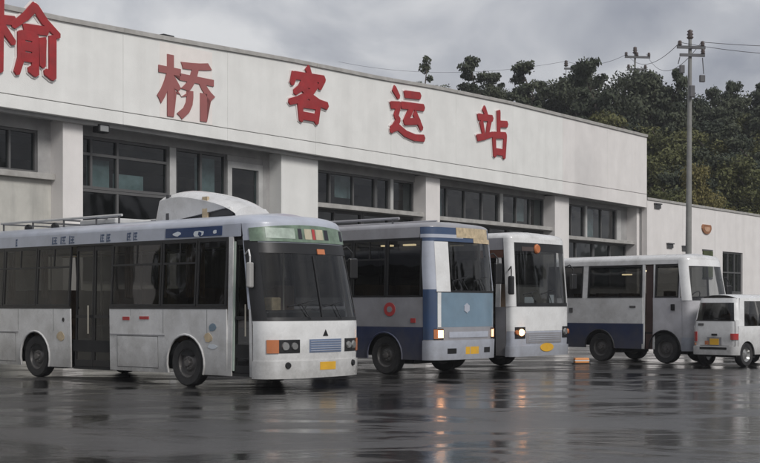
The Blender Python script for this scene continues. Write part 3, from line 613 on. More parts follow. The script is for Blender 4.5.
class Bus:
    def __init__(b, name, label, cat, X, Y, a, L, W, H, z0, zs, zt, zr, r=.30, bulge=.14, n=3.2, zk=None, rake=.10, tuck=.06, r_roof=.42, sign=True):
        b.__dict__.update(L=L, W=W, H=H, z0=z0, zs=zs, zt=zt, zr=zr, r=r, bulge=bulge, n=n, zk=zk or zs, rake=rake, tuck=tuck)
        bb = sqrt(1-a*a); ang = math.atan2(-bb, a)
        # origin = right front corner on the ground line; centre line is W/2 to the left
        loc = Vector((X, Y, 0))+Vector((bb, a, 0))*(W/2)
        b.o = empty(name, label, cat, loc, ang); b.r_roof = r_roof
    def tk(b, z): return b.tuck*max(0, (z-b.zs)/(b.H-b.zs))+.02*max(0, (b.zs-z)/(b.zs-b.z0))**2
    def rk(b, z): return b.rake*max(0, z-b.zk)+.03*max(0, (.8-z))
    def sx(b, z): return -b.r-b.rk(z)                     # x where the flat side begins
    def side(b, x, z, off, s=-1): return (x, s*(b.W/2-b.tk(z)+off), z)
    def front(b, y, z, off=0):
        w = b.W/2-b.tk(z); t = max(-1, min(1, y/w)); s_ = abs(t)**(b.n/2); s_ = min(1, s_); c = sqrt(max(0, 1-s_*s_))
        D = b.r+b.bulge; x = -b.r+D*c**(2/b.n)
        # outward normal from the superellipse gradient
        gx = (max(1e-4, (x+b.r))/D)**(b.n-1)/D; gy = abs(t)**(b.n-1)/w; l = sqrt(gx*gx+gy*gy)
        return (x-b.rk(z)+off*gx/l, (y if abs(y) < w else math.copysign(w, y))+off*math.copysign(gy/l, y), z)
    def fpatch(b, name, m, y0, y1, z0, z1, off=.0, th=.03, nu=None, nv=6, parent=None, label=None, glass=False, top=None, smooth=True):
        w0 = b.W/2
        def yy(u):                                        # denser towards the corners
            def inv(y): return math.asin(max(-1, min(1, math.copysign(abs(y/w0)**(b.n/2), y))))
            p = inv(y0)+(inv(y1)-inv(y0))*u; q = sin(p); return w0*math.copysign(abs(q)**(2/b.n), q)
        nu = nu or max(4, int(28*(y1-y0)/b.W))
        def zz(u, v):
            zt_ = top(yy(u)) if top else z1; return z0+(zt_-z0)*v
        def pt(u, v, o):
            z = zz(u, v); y = yy(u); wz = b.W/2-b.tk(z); y = y/w0*wz; return b.front(y, z, o)
        g = G().shell(lambda u, v: pt(u, v, off), None if glass else (lambda u, v: pt(u, v, off-th)), nu, nv)
        return g.build(name, m, parent or b.o, smooth=smooth, label=label)
    def spanel(b, name, m, poly, off=0, th=.03, s=-1, parent=None, glass=False, label=None, bevel=0):
        if glass:
            g = G(); tri = tessellate_polygon([[Vector((p[0], p[1], 0)) for p in poly]]); g.add([b.side(x, z, off, s) for x, z in poly], [tuple(t) for t in tri])
        else: g = G().plate(poly, lambda x, z: b.side(x, z, off, s), lambda x, z: b.side(x, z, off-th, s))
        return g.build(name, m, parent or b.o, label=label, bevel=bevel)
    def rect(b, name, m, x0, x1, z0, z1, **k): return b.spanel(name, m, [(x0, z0), (x1, z0), (x1, z1), (x0, z1)], **k)
    def lower(b, m, x0, x1, z0, z1, arches, R, s=-1, name='side_panel', zc=None, th=.03, off=0):
        """side panel between x0<x1 from z0 to z1 with wheel-arch notches; front end may follow the rake"""
        zc = zc or b.wr
        pts = [(x0, z0)]
        for xc in sorted(arches):
            if not (x0 < xc < x1): continue
            if z0 < zc+R:
                a0 = math.asin(max(-1, min(1, (z0-zc)/R))); a1 = pi-a0
                for k in range(13):
                    a = a1+(a0-a1)*k/12; px, pz = xc+R*cos(a), zc+R*sin(a)
                    pts.append((min(max(px, x0+.01), x1-.01), min(pz, z1-.02)))
        pts += [(x1, z0), (x1, z1), (x0, z1)]
        return b.spanel(name, m, pts, s=s, th=th, off=off)
    def archlip(b, xc, R, m, s=-1):
        g = G(); zc = b.wr; a0 = math.asin(max(-1, min(1, (b.z0-zc)/R))); a1 = pi-a0
        g.tube([b.side(xc+(R)*cos(a0+(a1-a0)*k/14), zc+(R)*sin(a0+(a1-a0)*k/14), .004, s) for k in range(15)], .022, 6).build('wheel_arch', m, b.o, True)
    def roof(b, m):
        # plan loop at zr: front curve, then round the back
        w = b.W/2-b.tk(b.zr); F = [b.front(-w+2*w*0, b.zr)]
        F = []
        for k in range(29):
            p = -pi/2+pi*k/28; q = sin(p); F.append(b.front(w*math.copysign(abs(q)**(2/b.n), q), b.zr))
        ra = .25
        loop = F+[(-b.L*f, w, b.zr) for f in (.2, .4, .6, .8)]+[(-b.L+ra*(1-sin(a)), w-ra*(1-cos(a)), b.zr) for a in (0, pi/6, pi/3, pi/2)]
        loop += [(-b.L+ra*(1-sin(a)), -w+ra*(1-cos(a)), b.zr) for a in (pi/2, pi/3, pi/6, 0)]+[(-b.L*f, -w, b.zr) for f in (.8, .6, .4, .2)]
        g = G(); n = len(loop); hh = b.H-b.zr; vs = []; K = 7
        for j in range(K+1):
            a = pi/2*j/K; d = b.r_roof*(1-cos(a)); h = hh*.78*sin(a)
            for x, y, z in loop: vs.append((-b.L/2+(x+b.L/2)*(1-d/(b.L/2)), y*(1-d/w), z+h))
        for q, h in ((.6, .93), (.3, .985), (.02, 1.0)):
            for i in range(n):
                x, y, z = vs[K*n+i]; vs.append((-b.L/2+(x+b.L/2)*(.98 if q > .5 else .96), y*q, b.zr+hh*h))
        R_ = K+4
        fs = [(j*n+i, j*n+(i+1) % n, (j+1)*n+(i+1) % n, (j+1)*n+i) for j in range(R_-1) for i in range(n)]
        g.add(vs, fs); return g.build('roof', m, b.o, True)
    def windows(b, segs, s=-1, zs=None, zt=None, gm='vglass', fm='black', rail=.04, slider=()):
        """segs: list of (x0,x1); each a window > pane(s) standing in a black band"""
        zs = zs or b.zs; zt = zt or b.zt
        for i, (x0, x1) in enumerate(segs):
            g = G(); f = .045
            for (a, c, z_0, z_1) in ((x0, x0+f, zs, zt), (x1-f, x1, zs, zt), (x0+f, x1-f, zs, zs+rail), (x0+f, x1-f, zt-rail, zt)):
                g.plate([(a, z_0), (c, z_0), (c, z_1), (a, z_1)], lambda x, z: b.side(x, z, .004, s), lambda x, z: b.side(x, z, -.04, s))
            if i in slider:
                zm = zt-.34*(zt-zs)
                g.plate([(x0+f, zm-.02), (x1-f, zm-.02), (x1-f, zm+.02), (x0+f, zm+.02)], lambda x, z: b.side(x, z, .002, s), lambda x, z: b.side(x, z, -.03, s))
                xm = (x0+x1)/2
                g.plate([(xm-.015, zm+.02), (xm+.015, zm+.02), (xm+.015, zt-rail), (xm-.015, zt-rail)], lambda x, z: b.side(x, z, .002, s), lambda x, z: b.side(x, z, -.03, s))
            w = g.build('window', M[fm], b.o)
            b.spanel('pane', M[gm], [(x0+f*.5, zs+.02), (x1-f*.5, zs+.02), (x1-f*.5, zt-.02), (x0+f*.5, zt-.02)], off=-.012, s=s, parent=w, glass=True)
    def door(b, x0, x1, z0, z1, leaves=2, name='door', gm='vglass', fm='black', recess=.06):
        g = G(); f = .05; w = (x1-x0)/leaves; d = None
        for i in range(leaves):
            a, c = x0+i*w+.008, x0+(i+1)*w-.008
            for (p, q, r_, t) in ((a, a+f, z0, z1), (c-f, c, z0, z1), (a+f, c-f, z0, z0+.14), (a+f, c-f, z1-.10, z1), (a+f, c-f, (z0+z1)/2-.25, (z0+z1)/2-.19)):
                g.plate([(p, r_), (q, r_), (q, t), (p, t)], lambda x, z: b.side(x, z, -recess), lambda x, z: b.side(x, z, -recess-.04))
        d = g.build(name, M[fm], b.o)
        for i in range(leaves):
            a, c = x0+i*w+.03, x0+(i+1)*w-.03
            b.spanel('pane', M[gm], [(a, z0+.1), (c, z0+.1), (c, z1-.07), (a, z1-.07)], off=-recess-.02, parent=d, glass=True)
        G().tube([b.side(x0+w-.1, z0+.7, -recess+.03), b.side(x0+w-.1, z0+1.3, -recess+.03)], .014, 6).build('handle', M['rail'], d)
        boxo('doorstep', M['under'], b.o, x0, x1, -b.W/2+.05, -b.W/2+.55, z0-.06, z0-.01)
        return d
    def inside(b, rows, zf=.85, x_seat=-1.9, pitch=.82, col='seat', doors=()):
        W = b.W; o = b.o
        boxo('floor', M['under'], o, -b.L+.06, -.35, -W/2+.08, W/2-.08, zf-.25, zf)
        boxo('underbody', M['under'], o, -b.L+.3, -.5, -W/2+.36, W/2-.36, b.z0+.06, zf-.26)
        boxo('ceiling', M['grey'], o, -b.L+.25, -.6, -W/2+.28, W/2-.28, b.zr-.02, b.zr+.01)
        boxo('dashboard', M['black'], o, -.62, -.22, -W/2+.22, W/2-.22, b.zs-.42, b.zs-.02, bevel=.05)
        g = G(); n = 20; c = Vector((-.85, W/4+.1, b.zs+.0)); e1 = Vector((0, 1, 0)); e2 = Vector((.55, 0, .83))
        g.tube([c+(e1*cos(2*pi*k/n)+e2*sin(2*pi*k/n))*.22 for k in range(n+1)], .016, 6, False); g.tube([c+e1*.2, c-e1*.2], .012, 6).tube([c, c+Vector((.3, 0, -.25))], .025, 6)
        g.build('steering_wheel', M['black'], o)
        sm = G(); sm.box(-.25, .22, -.44, .44, .30, .44); sm.box(-.34, -.22, -.44, -.015, .40, 1.08); sm.box(-.34, -.22, .015, .44, .40, 1.08); sm.box(-.2, .1, -.35, .35, 0, .30)
        me = sm.mesh('seat', M[col])
        ds = G(); ds.box(-.25, .25, -.25, .25, .35, .5); ds.box(-.36, -.24, -.25, .25, .45, 1.15); ds.box(-.15, .15, -.15, .15, 0, .35)
        s_ = ds.build('driver_seat', M['seat'], o, bevel=.03); s_.location = (-1.35, W/4+.1, zf)
        for i in range(rows):
            x = x_seat-pitch*i
            inst('seat', me, o, (x, W/2-.62, zf))
            if not any(d0 < x < d1 for d0, d1 in doors): inst('seat', me, o, (x, -W/2+.62, zf))
    def lamps_in(b, xs, y=-.5, z=None, w=.22):
        for x in xs:
            boxo('cabin_lamp', M['lampin'], b.o, x-w, x+w, y-.06, y+.06, (z or b.zr-.08), (z or b.zr-.08)+.04, bevel=.008)
    def mirror(b, y, z, dz=.42, arm=.35, side=-1, out=.22, fwd=.22, mt='black', hw=.10):
        base = Vector(b.front(y, z, .0)); tip = base+Vector((fwd, side*out, -.05))
        g = G().tube([base, base+Vector((fwd*.7, side*out*.6, .08)), tip], .018, 6).tube([tip, tip+Vector((0, 0, -.12))], .015, 6)
        a = g.build('mirror_arm', M[mt], b.o)
        h = G().box(-.05, .05, -hw, hw, -dz, 0).build('mirror', M[mt], b.o, bevel=.03); h.location = tip+Vector((0, 0, -.10)); h.rotation_euler = (0, 0, -.25*side)
        q = G().box(-.056, -.051, -hw+.02, hw-.02, -dz+.03, -.03).build('mirror_glass', M['lens'], h)
    def wiper(b, y0, z0, y1, z1):
        g = G(); P = [Vector(b.front(y0+(y1-y0)*k/5, z0+(z1-z0)*k/5, .03)) for k in range(6)]; g.tube(P, .010, 5)
        e_ = Vector(b.front(y1, z1, .02)); Q = [Vector(b.front(y1-.28+.56*k/6, z1-.05+.1*k/6, .02)) for k in range(7)]; g.tube(Q, .012, 5); g.build('wiper', M['black'], b.o)
    def plate(b, y, z, w=.44, h=.15, m='plate'):
        b.fpatch('number_plate', M[m], y-w/2, y+w/2, z-h/2, z+h/2, off=.035, th=.03, nv=1)
    def round_lamp(b, name, y, z, r, m, off=.01):
        c = Vector(b.front(y, z, off)); c2 = Vector(b.front(y, z, off+.03)); c0 = Vector(b.front(y, z, off-.05))
        return G().tube([c0, c, c2], [r, r, r*.8], 18).build(name, M[m], b.o, True)

# ---------------------------------------------------------------- bus 1: the white city bus in front
def bus1():
    b = Bus('city_bus', 'nearest white city bus at the left with roof pod and green sign over its windshield', 'bus', -2.10, 24.0, .751, 10.9, 2.64, 3.40, .25, 1.52, 2.86, 3.14, r=.36, bulge=.20, n=2.7, rake=.215, zk=1.25, tuck=.10, r_roof=.5)
    b.wr = .46; o = b.o; x0 = b.sx(b.z0)
    ar = [-2.30, -7.43]; R = .56
    segs = [(-4.72, -1.12), (-10.88, -6.10)]
    b.lower(M['white'], -4.72, -1.10, b.z0, b.zs, ar, R); b.lower(M['white'], -10.9, -6.10, b.z0, b.zs, ar, R)
    b.spanel('front_side_panel', M['white'], [(-.47, b.z0), (b.sx(b.z0), b.z0), (b.sx(b.zs), b.zs), (-.47, b.zs)])
    b.lower(M['white'], -10.9, b.sx(b.zs)-.01, b.z0, b.zs, ar, R, s=1)
    for x in ar: b.archlip(x, R, M['white'])
    for x in ar:
        for s in (-1, 1): wheel(o, x, s, b.W, b.wr)
    for x in ar: boxo('wheel_well', M['under'], o, x-.62, x+.62, -b.W/2+.34, b.W/2-.34, .2, 1.12)
    # trim lines on the side
    G().plate([(-4.7, .60), (-1.12, .60), (-1.12, .615), (-4.7, .615)], lambda x, z: b.side(x, z, .003), lambda x, z: b.side(x, z, 0)) if 0 else None
    b.rect('belt_trim', M['black'], -4.72, -1.10, b.zs+.002, b.zs+.05, off=.006); b.rect('belt_trim', M['black'], -10.9, -6.1, b.zs+.002, b.zs+.05, off=.006)
    # windows
    zs, zt = b.zs+.055, b.zt
    b.windows([(-1.98, -1.12), (-3.05, -2.0), (-4.70, -3.07), (-7.4, -6.15), (-8.7, -7.42), (-10.0, -8.72), (-10.85, -10.02)], zs=zs, slider=(1, 2, 3, 4, 5))
    b.windows([(-1.9, -.5), (-3.4, -1.92), (-4.9, -3.42), (-6.4, -4.92), (-7.9, -6.42), (-9.4, -7.92), (-10.85, -9.42)], s=1, zs=zs)
    b.rect('window_header', M['black'], -10.9, -1.10, b.zt+.001, b.zt+.04, off=.006)
    # cove band over the windows
    b.rect('roof_band', M['silver'], -10.9, b.sx(b.zr)-.02, b.zt+.042, b.zr, off=.0, label='pale grey band above the windows with faded blue lettering')
    b.rect('roof_band', M['silver'], -10.9, b.sx(b.zr)-.02, b.zt+.002, b.zr, s=1)
    G().add
    # white posts round the front door
    b.rect('door_post', M['white'], -1.10, -.98, b.z0, b.zt+.04, off=.002); b.spanel('door_post', M['silver'], [(-.49, b.zs), (b.sx(b.zs)-.001, b.zs), (b.sx(b.zt)-.001, b.zt+.04), (-.72, b.zt+.04)], off=.002)
    b.door(-.975, -.50, b.z0+.06, b.zt-.02, 1)
    b.door(-6.05, -4.76, b.z0+.04, b.zt, 2)
    b.rect('door_post', mat('pale green door edge', (.42, .50, .44), .4), -.975, -.94, b.z0+.1, b.zt-.05, off=-.02)
    # blue display with pale lettering shapes and the faded decals on the band
    b.rect('display_panel', M['blueglass'], -2.98, -1.30, b.zt+.075, b.zr-.02, off=.012, th=.01, label='dark blue panel with pale marks above the side windows')
    rr = random.Random(5)
    def blob(x, z, w, h, m, nm, off=.018, nn=9):
        pts = [(x+w*cos(2*pi*k/nn)*rr.uniform(.6, 1), z+h*sin(2*pi*k/nn)*rr.uniform(.6, 1)) for k in range(nn)]
        b.spanel(nm, m, pts, off=off, th=.005)
    blob(-2.62, 3.00, .14, .055, M['paleprint'], 'print_mark'); blob(-1.98, 3.00, .22, .075, M['paleprint'], 'print_mark'); blob(-1.5, 3.01, .07, .05, M['paleprint'], 'print_mark'); blob(-1.93, 2.985, .07, .06, M['blueglass'], 'print_mark', .024)
    for cx, n_, w_ in ((-6.30, 3, .15), (-4.85, 2, .10), (-3.95, 2, .10), (-8.2, 1, .05)):
        for k in range(n_):
            x = cx+(k-n_/2)*w_*2.1
            for q, (u0, v0, u1, v1) in enumerate(((-.7, .0, -.45, 1), (-.35, .78, .6, .96), (-.3, .42, .45, .58), (-.35, .05, .65, .2), (.05, .25, .22, .75))):
                j_ = rr.uniform(-.06, .06); b.spanel('band_letter', M['blue'], [(x+w_*u0, 2.925+.17*(v0+j_)), (x+w_*u1, 2.925+.17*v0), (x+w_*(u1-.05), 2.925+.17*(v1-j_)), (x+w_*(u0+.04), 2.925+.17*v1)], off=.005+.0006*q, th=.004)
    # decals on the white side
    b.rect('side_light', M['redprint'], -3.72, -3.42, 1.31, 1.37, off=.01, th=.01); b.rect('side_light', M['redprint'], -4.27, -4.05, 1.29, 1.36, off=.01, th=.01)
    blob(-1.50, 1.17, .13, .09, M['teal'], 'decal', .005); blob(-1.62, .97, .16, .10, M['cream'], 'decal', .005); blob(-1.5, .80, .17, .055, M['paleprint'], 'decal', .006); blob(-6.45, .92, .16, .12, M['cream'], 'decal', .005); blob(-6.35, 1.28, .05, .06, M['black'], 'filler_cap', .008)
    blob(-4.4, .85, .07, .12, M['paleprint'], 'decal', .003)
    for x in (-2.98, -1.66, -4.02, -6.72, -8.08, -9.3): b.rect('panel_seam', M['frame'], x, x+.009, b.z0+.02 if x not in (-2.98, -1.66, -6.72, -8.08) else 1.04, b.zs-.01, off=.0012, th=.003)
    b.rect('rub_strip', M['grey'], -4.70, -2.92, .985, 1.005, off=.010, th=.012); b.rect('rub_strip', M['grey'], -10.8, -8.06, .985, 1.005, off=.010, th=.012)
    b.rect('hatch_gap', M['frame'], -4.462, -3.138, .328, .972, off=.003, th=.003); b.rect('hatch_gap', M['frame'], -9.912, -8.188, .328, .972, off=.003, th=.003)
    b.rect('side_hatch', M['white'], -4.45, -3.15, .34, .96, off=.006, th=.006); b.rect('side_hatch', M['white'], -9.9, -8.2, .34, .96, off=.006, th=.006)
    # front
    w = b.W/2
    wz0, wz1 = 1.30, 2.68
    b.fpatch('front_panel', M['whiteclean'], -w, w, b.z0+.12, wz0, nu=36, nv=10)
    b.fpatch('bumper', M['whiteclean'], -w, w, b.z0-.03, b.z0+.30, off=.03, th=.05, nu=36, nv=3)
    ws = b.fpatch('windshield', M['wglass'], -w*.93, w*.93, wz0+.02, wz1, off=-.01, nu=36, nv=10, glass=True)
    for s_ in (-1, 1):
        y0, y1 = sorted((s_*w, s_*w*.93)); b.fpatch('windshield_pillar', M['black'], y0, y1, wz0, wz1+.14, off=.002, nu=8, nv=8)
    b.fpatch('windshield_seal', M['black'], -w*.93, w*.93, wz0-.0, wz0+.07, off=.004, nv=2); b.fpatch('windshield_seal', M['black'], -w*.93, w*.93, wz1-.10, wz1+.02, off=.004, nv=2)
    b.fpatch('windshield_divider', M['black'], -.02, .02, wz0+.07, wz1-.14, off=.006, nu=2, nv=6)
    b.fpatch('header_panel', M['black'], -w, w, wz1+.02, 2.778, off=.0, nu=36, nv=2)
    b.fpatch('roof_front', M['silver'], -w, w, 2.78, b.zr, off=0, nu=36, nv=3)
    b.fpatch('sign_panel', M['greenpanel'], -w*.985, w*.95, 2.80, 3.12, off=.022, th=.02, nu=30, nv=3, top=lambda y: 3.135-.07*(y/1.2)**2, label='green and cream picture panel over the windshield')
    for (y0, y1, m) in ((-1.1, -.45, 'mint'), (-.36, -.26, 'signprint'), (-.18, .02, 'creamprint'), (.04, .12, 'redprint'), (.14, .36, 'creamprint'), (.40, .52, 'signprint'), (.95, 1.08, 'signprint')):
        b.fpatch('print_mark', M[m], y0, y1, 2.86, 3.06, off=.028, th=.004, nv=1)
    b.fpatch('route_lamp', M['amber'], .12, .34, 2.58, 2.68, off=.02, th=.02, nv=1)
    b.fpatch('grille', M['grille'], -.38, .50, .70, .95, off=.012, th=.02, nv=2)
    for k in range(5): b.fpatch('grille_slat', M['silver'], -.36, .48, .725+k*.045, .737+k*.045, off=.022, th=.01, nv=1)
    for s_ in (-1, 1):
        def P(n_, m_, a, c, z_0, z_1, of): 
            y0, y1 = sorted((s_*a, s_*c)); b.fpatch(n_, M[m_], y0, y1, z_0, z_1, off=of, th=.03, nv=2)
        P('headlight_housing', 'black', .62, 1.235, .70, .95, .010)
        P('indicator', 'amber', 1.06, 1.24, .70, .95, .022)
        b.round_lamp('headlight', s_*.93, .825, .085, 'lens', .01); b.round_lamp('headlight', s_*.74, .825, .075, 'lens', .01)
        b.round_lamp('fog_light', s_*.88, .47, .065, 'black', .03)
    b.plate(.10, .44)
    # triangular badge
    g = G(); c = Vector(b.front(.05, 1.06, .0))
    g.add([c+Vector((.012, 0, .07)), c+Vector((.012, -.07, -.05)), c+Vector((.012, .07, -.05)), c+Vector((0, 0, .07)), c+Vector((0, -.07, -.05)), c+Vector((0, .07, -.05))], [(0, 1, 2), (5, 4, 3), (0, 3, 4, 1), (1, 4, 5, 2), (2, 5, 3, 0)])
    g.build('badge', M['black'], o)
    b.wiper(-.35, 1.33, -.55, 1.62); b.wiper(.5, 1.33, .35, 1.62)
    b.mirror(-w*.99, 2.55, dz=.48, side=-1, out=.10, fwd=.25, mt='whiteclean', hw=.07); b.mirror(w*.99, 2.70, dz=.42, side=1, out=.30, fwd=.20, mt='black', hw=.10)
    # inside: fare box, poles and brown slats imitating tree reflections in the glass
    for x, y in ((-1.2, -.55), (-3.2, -.5), (-4.7, -.5), (-6.1, -.5), (-8, -.5), (-1.2, .3)):
        G().tube([(x, y, .86), (x, y, b.zr-.02)], .018, 8).build('handrail', M['rail'], o)
    for y in (-.5, .5): G().tube([(-1.2, y, 2.75), (-9, y, 2.75)], .016, 8).build('handrail', M['rail'], o)
    for x in (-2.05, -2.35, -3.2, -4.3, -7.3, -8.6): 
        g = G().tube([(x+.03*k-.12, -1.16+.02*(-1)**k, 2.75) for k in range(2)], .001, 4); g = G()
        for k in range(5): g.box(x-.13+.05*k, x-.085+.05*k, -1.15+.015*(k % 2), -1.13+.015*(k % 2), 1.75, 2.80)
        g.build('reflection_slat', M['reflection_slat'], o)
    boxo('fare_box', M['cream'], o, -1.1, -.85, -.35, -.1, .86, 1.75, bevel=.03)
    # rear end
    boxo('rear_panel', M['white'], o, -b.L, -b.L+.03, -w+.03, w-.03, b.z0, b.zr, bevel=.01)
    b.roof(M['silver'])
    b.inside(9, doors=((-6.6, -4.5),))
    b.lamps_in((-8.6, -10.2), y=.35, w=.28); b.lamps_in((-7.0,), y=-.3, w=.16)
    # roof pod (air conditioner under a curved white cover) and the low rack behind it
    p = empty('dummy', '', '', (0, 0, 0)); bpy.data.objects.remove(p)
    xa, xb = -4.25, -1.75; hw = .50; n = 16
    def prof(u):
        if u < .05: return .62*math.sin(u/.05*pi/2)**.5
        return .50-.32*(max(0, u-.30)/.70)**1.3
    vs = []; K = 9
    for i in range(n+1):
        u = i/n; x = xa+(xb-xa)*u; h = 3.40+prof(u)*1.0+.10*(1-(2*u-1)**4)
        for j in range(K):
            t = -1+2*j/(K-1); vs.append((x, hw*t, h-.16*abs(t)**2.6))
    for i in range(n+1):
        u = i/n; x = xa+(xb-xa)*u; h = 3.40+prof(u)*1.0+.10*(1-(2*u-1)**4)
        for j in range(K):
            t = -1+2*j/(K-1); vs.append((x, hw*t*.97, min(h-.06, 3.37+.30*max(0, (u-.30))*(u < .97))))
    A = (n+1)*K; fs = []
    for i in range(n):
        for j in range(K-1):
            fs += [(i*K+j, i*K+j+1, (i+1)*K+j+1, (i+1)*K+j), (A+i*K+j, A+(i+1)*K+j, A+(i+1)*K+j+1, A+i*K+j+1)]
        fs += [(i*K, (i+1)*K, A+(i+1)*K, A+i*K), (i*K+K-1, A+i*K+K-1, A+(i+1)*K+K-1, (i+1)*K+K-1)]
    for j in range(K-1): fs += [(j, A+j, A+j+1, j+1), (n*K+j, n*K+j+1, A+n*K+j+1, A+n*K+j)]
    g = G(); g.add(vs, fs); g.build('roof_pod', M['white'], o, True, label='curved white cover of the roof unit')
    boxo('cooling_unit', M['steel'], o, -3.22, -1.9, -.42, .42, 3.36, 3.55, bevel=.04)
    boxo('pod_bracket', M['cream'], o, -2.75, -2.60, -.49, -.43, 3.30, 3.80); boxo('pod_bracket', M['steel'], o, -3.9, -3.8, -.49, -.43, 3.30, 3.9); boxo('pod_bracket', M['steel'], o, -2.75, -2.60, .43, .49, 3.30, 3.80)
    for y in (-.78, .78):
        G().tube([(-9.6, y, 3.52), (-5.0, y, 3.52)], .028, 8).build('rack_rail', M['framewhite'], o)
        for x in (-9.5, -8.3, -7.1, -5.9, -5.1): G().tube([(x, y, 3.28), (x, y, 3.52)], .022, 6).build('rack_post', M['steel'], o)
    for x in (-9.5, -8.3, -7.1, -5.9): G().tube([(x, -.78, 3.50), (x, .78, 3.50)], .02, 6).build('rack_bar', M['steel'], o)
    boxo('roof_hatch', M['framewhite'], o, -6.9, -5.6, -.5, .5, 3.38, 3.50, bevel=.03)
    for x in (-7.55, -8.6): G().lathe_y([(0, 0), (.09, 0), (.09, .10), (.05, .16), (0, .17)], n=12, closed=False).build('roof_vent', M['black'], o).rotation_euler = (pi/2, 0, 0)
    for c in [c for c in o.children if c.name.startswith('roof_vent')]: c.location = (-7.55 if c.name == 'roof_vent' else -8.6, -.7, 3.30)
bus1()

# ---------------------------------------------------------------- bus 2: blue and grey
def bus2():
    b = Bus('coach', 'grey and navy bus second from left with blue-grey front panel and lit headlight', 'bus', 1.16, 29.0, .751, 8.8, 2.42, 3.52, .36, 1.78, 3.10, 3.36, r=.26, bulge=.12, rake=.09, zk=1.9, r_roof=.3)
    b.wr = .44; o = b.o; w = b.W/2; ar = [-1.42, -5.6]; R = .53
    b.lower(M['navy'], -8.8, b.sx(.4), b.z0, 1.10, ar, R); b.lower(M['grey'], -8.8, b.sx(1.5), 1.102, b.zs, ar, R, name='side_panel')
    b.lower(M['navy'], -8.8, b.sx(.4), b.z0, 1.10, ar, R, s=1); b.lower(M['grey'], -8.8, b.sx(1.5), 1.102, b.zs, ar, R, s=1)
    for x in ar:
        b.archlip(x, R, M['navy']); boxo('wheel_well', M['under'], o, x-.6, x+.6, -w+.34, w-.34, .25, 1.1)
        for s in (-1, 1): wheel(o, x, s, b.W, b.wr)
    b.windows([(-1.36, -.32), (-2.42, -1.38), (-3.6, -2.44), (-4.8, -3.62), (-6, -4.82), (-7.2, -6.02), (-8.7, -7.22)], zt=b.zt, slider=(1, 2, 3))
    b.windows([(-2.0, -.45), (-3.6, -2.02), (-5.2, -3.62), (-6.8, -5.22), (-8.7, -6.82)], s=1)
    for s in (-1, 1): b.rect('roof_band', M['grey'], -8.8, b.sx(b.zr), b.zt+.002, b.zr, s=s)
    b.rect('gutter', M['black'], -8.8, b.sx(b.zr), b.zt+.0, b.zt+.025, off=.012)
    c = [(-1.25+.17*cos(2*pi*k/20), 1.50+.16*sin(2*pi*k/20)) for k in range(20)]
    b.spanel('round_badge', M['redprint'], c, off=.008, th=.008, label='round red badge on the grey side panel')
    c = [(-1.25+.08*cos(2*pi*k/14), 1.50+.07*sin(2*pi*k/14)) for k in range(14)]; b.spanel('badge_centre', M['grey'], c, off=.012, th=.004)
    b.rect('side_light', M['redprint'], -.62, -.48, 1.2, 1.3, off=.01, th=.01)
    # front
    wz0, wz1 = 1.88, 3.02
    b.fpatch('front_panel', M['teal'], -w, w, 1.10, wz0, nu=36, nv=6, label='blue-grey front panel under the windshield')
    b.fpatch('corner_panel', M['blue'], -w-.0, -w*.87, .82, 1.95, off=.006, th=.02, nu=8, nv=6)
    b.fpatch('lamp_band', M['grey'], -w, w, .80, 1.098, nu=36, nv=3)
    b.fpatch('lamp_strip', M['silver'], -w*.60, w*.62, .86, .99, off=.012, th=.012, nv=1)
    b.fpatch('bumper', M['silver'], -w, w, b.z0, .80, off=.035, th=.06, nu=36, nv=4)
    b.fpatch('bumper_slot', M['black'], -w*.66, -w*.42, .50, .62, off=.04, th=.01, nv=1); b.fpatch('bumper_slot', M['black'], w*.45, w*.66, .50, .62, off=.04, th=.01, nv=1)
    for s in (-1, 1):
        y0, y1 = sorted((s*w*.74, s*w*.93)); b.fpatch('headlight_housing', M['black'], y0, y1, .82, 1.07, off=.012, nv=1)
    b.fpatch('indicator', M['amber'], -w*.93, -w*.86, .84, 1.05, off=.022, th=.02, nv=1); b.fpatch('indicator', M['amber'], w*.86, w*.93, .84, 1.05, off=.022, th=.02, nv=1)
    b.fpatch('headlight', M['lit'], -w*.855, -w*.755, .86, 1.03, off=.026, th=.02, nv=1); b.fpatch('headlight', M['litdim'], w*.755, w*.855, .86, 1.03, off=.026, th=.02, nv=1)
    b.fpatch('windshield', M['wglass'], -w*.90, w*.93, wz0, wz1, off=-.008, nu=34, nv=8, glass=True)
    b.fpatch('windshield_seal', M['black'], -w*.90, w*.93, wz0, wz0+.05, off=.004, nv=1)
    b.fpatch('windshield_pillar', M['silver'], -w, -w*.88, 1.95, wz1+.02, off=.004, nu=8, nv=6); b.fpatch('windshield_pillar', M['silver'], w*.93, w, wz0, wz1+.02, off=.004, nu=6, nv=6)
    b.fpatch('windshield_reflection', M['whiteclean'], -w*.88, -w*.56, wz0+.02, wz1+.01, off=.012, th=.016, nu=8, nv=6, label='bright reflection painted as a white panel over the near edge of the windshield')  # bright windshield reflection built as a white painted panel
    b.fpatch('white_stripe', M['whiteclean'], -w*.86, -w*.79, 1.10, wz0, off=.008, th=.006, nu=3, nv=4)
    b.fpatch('header_panel', M['blue'], -w, w, wz1+.02, b.zr, off=.0, nu=36, nv=3); b.fpatch('header_stripe', M['silver'], -w, -.1, 3.12, 3.20, off=.006, th=.006, nv=1)
    b.fpatch('ochre_stripe', M['cream'], -.35, w*.78, 3.14, b.zr+.01, off=.010, th=.01, nv=2); b.fpatch('ochre_stripe', M['cream'], .30, w*.9, 3.03, 3.138, off=.010, th=.01, nv=2)
    # star-shaped emblem
    cy, cz = -.10, 1.53; pts = []
    for k in range(12):
        a = pi/2+k*pi/6; r_ = .115 if k % 2 == 0 else .095; pts.append((cy+r_*cos(a), cz+r_*sin(a)))
    G().plate(pts, lambda y, z: b.front(y, z, .014), lambda y, z: b.front(y, z, .002)).build('emblem', M['silver'], o)
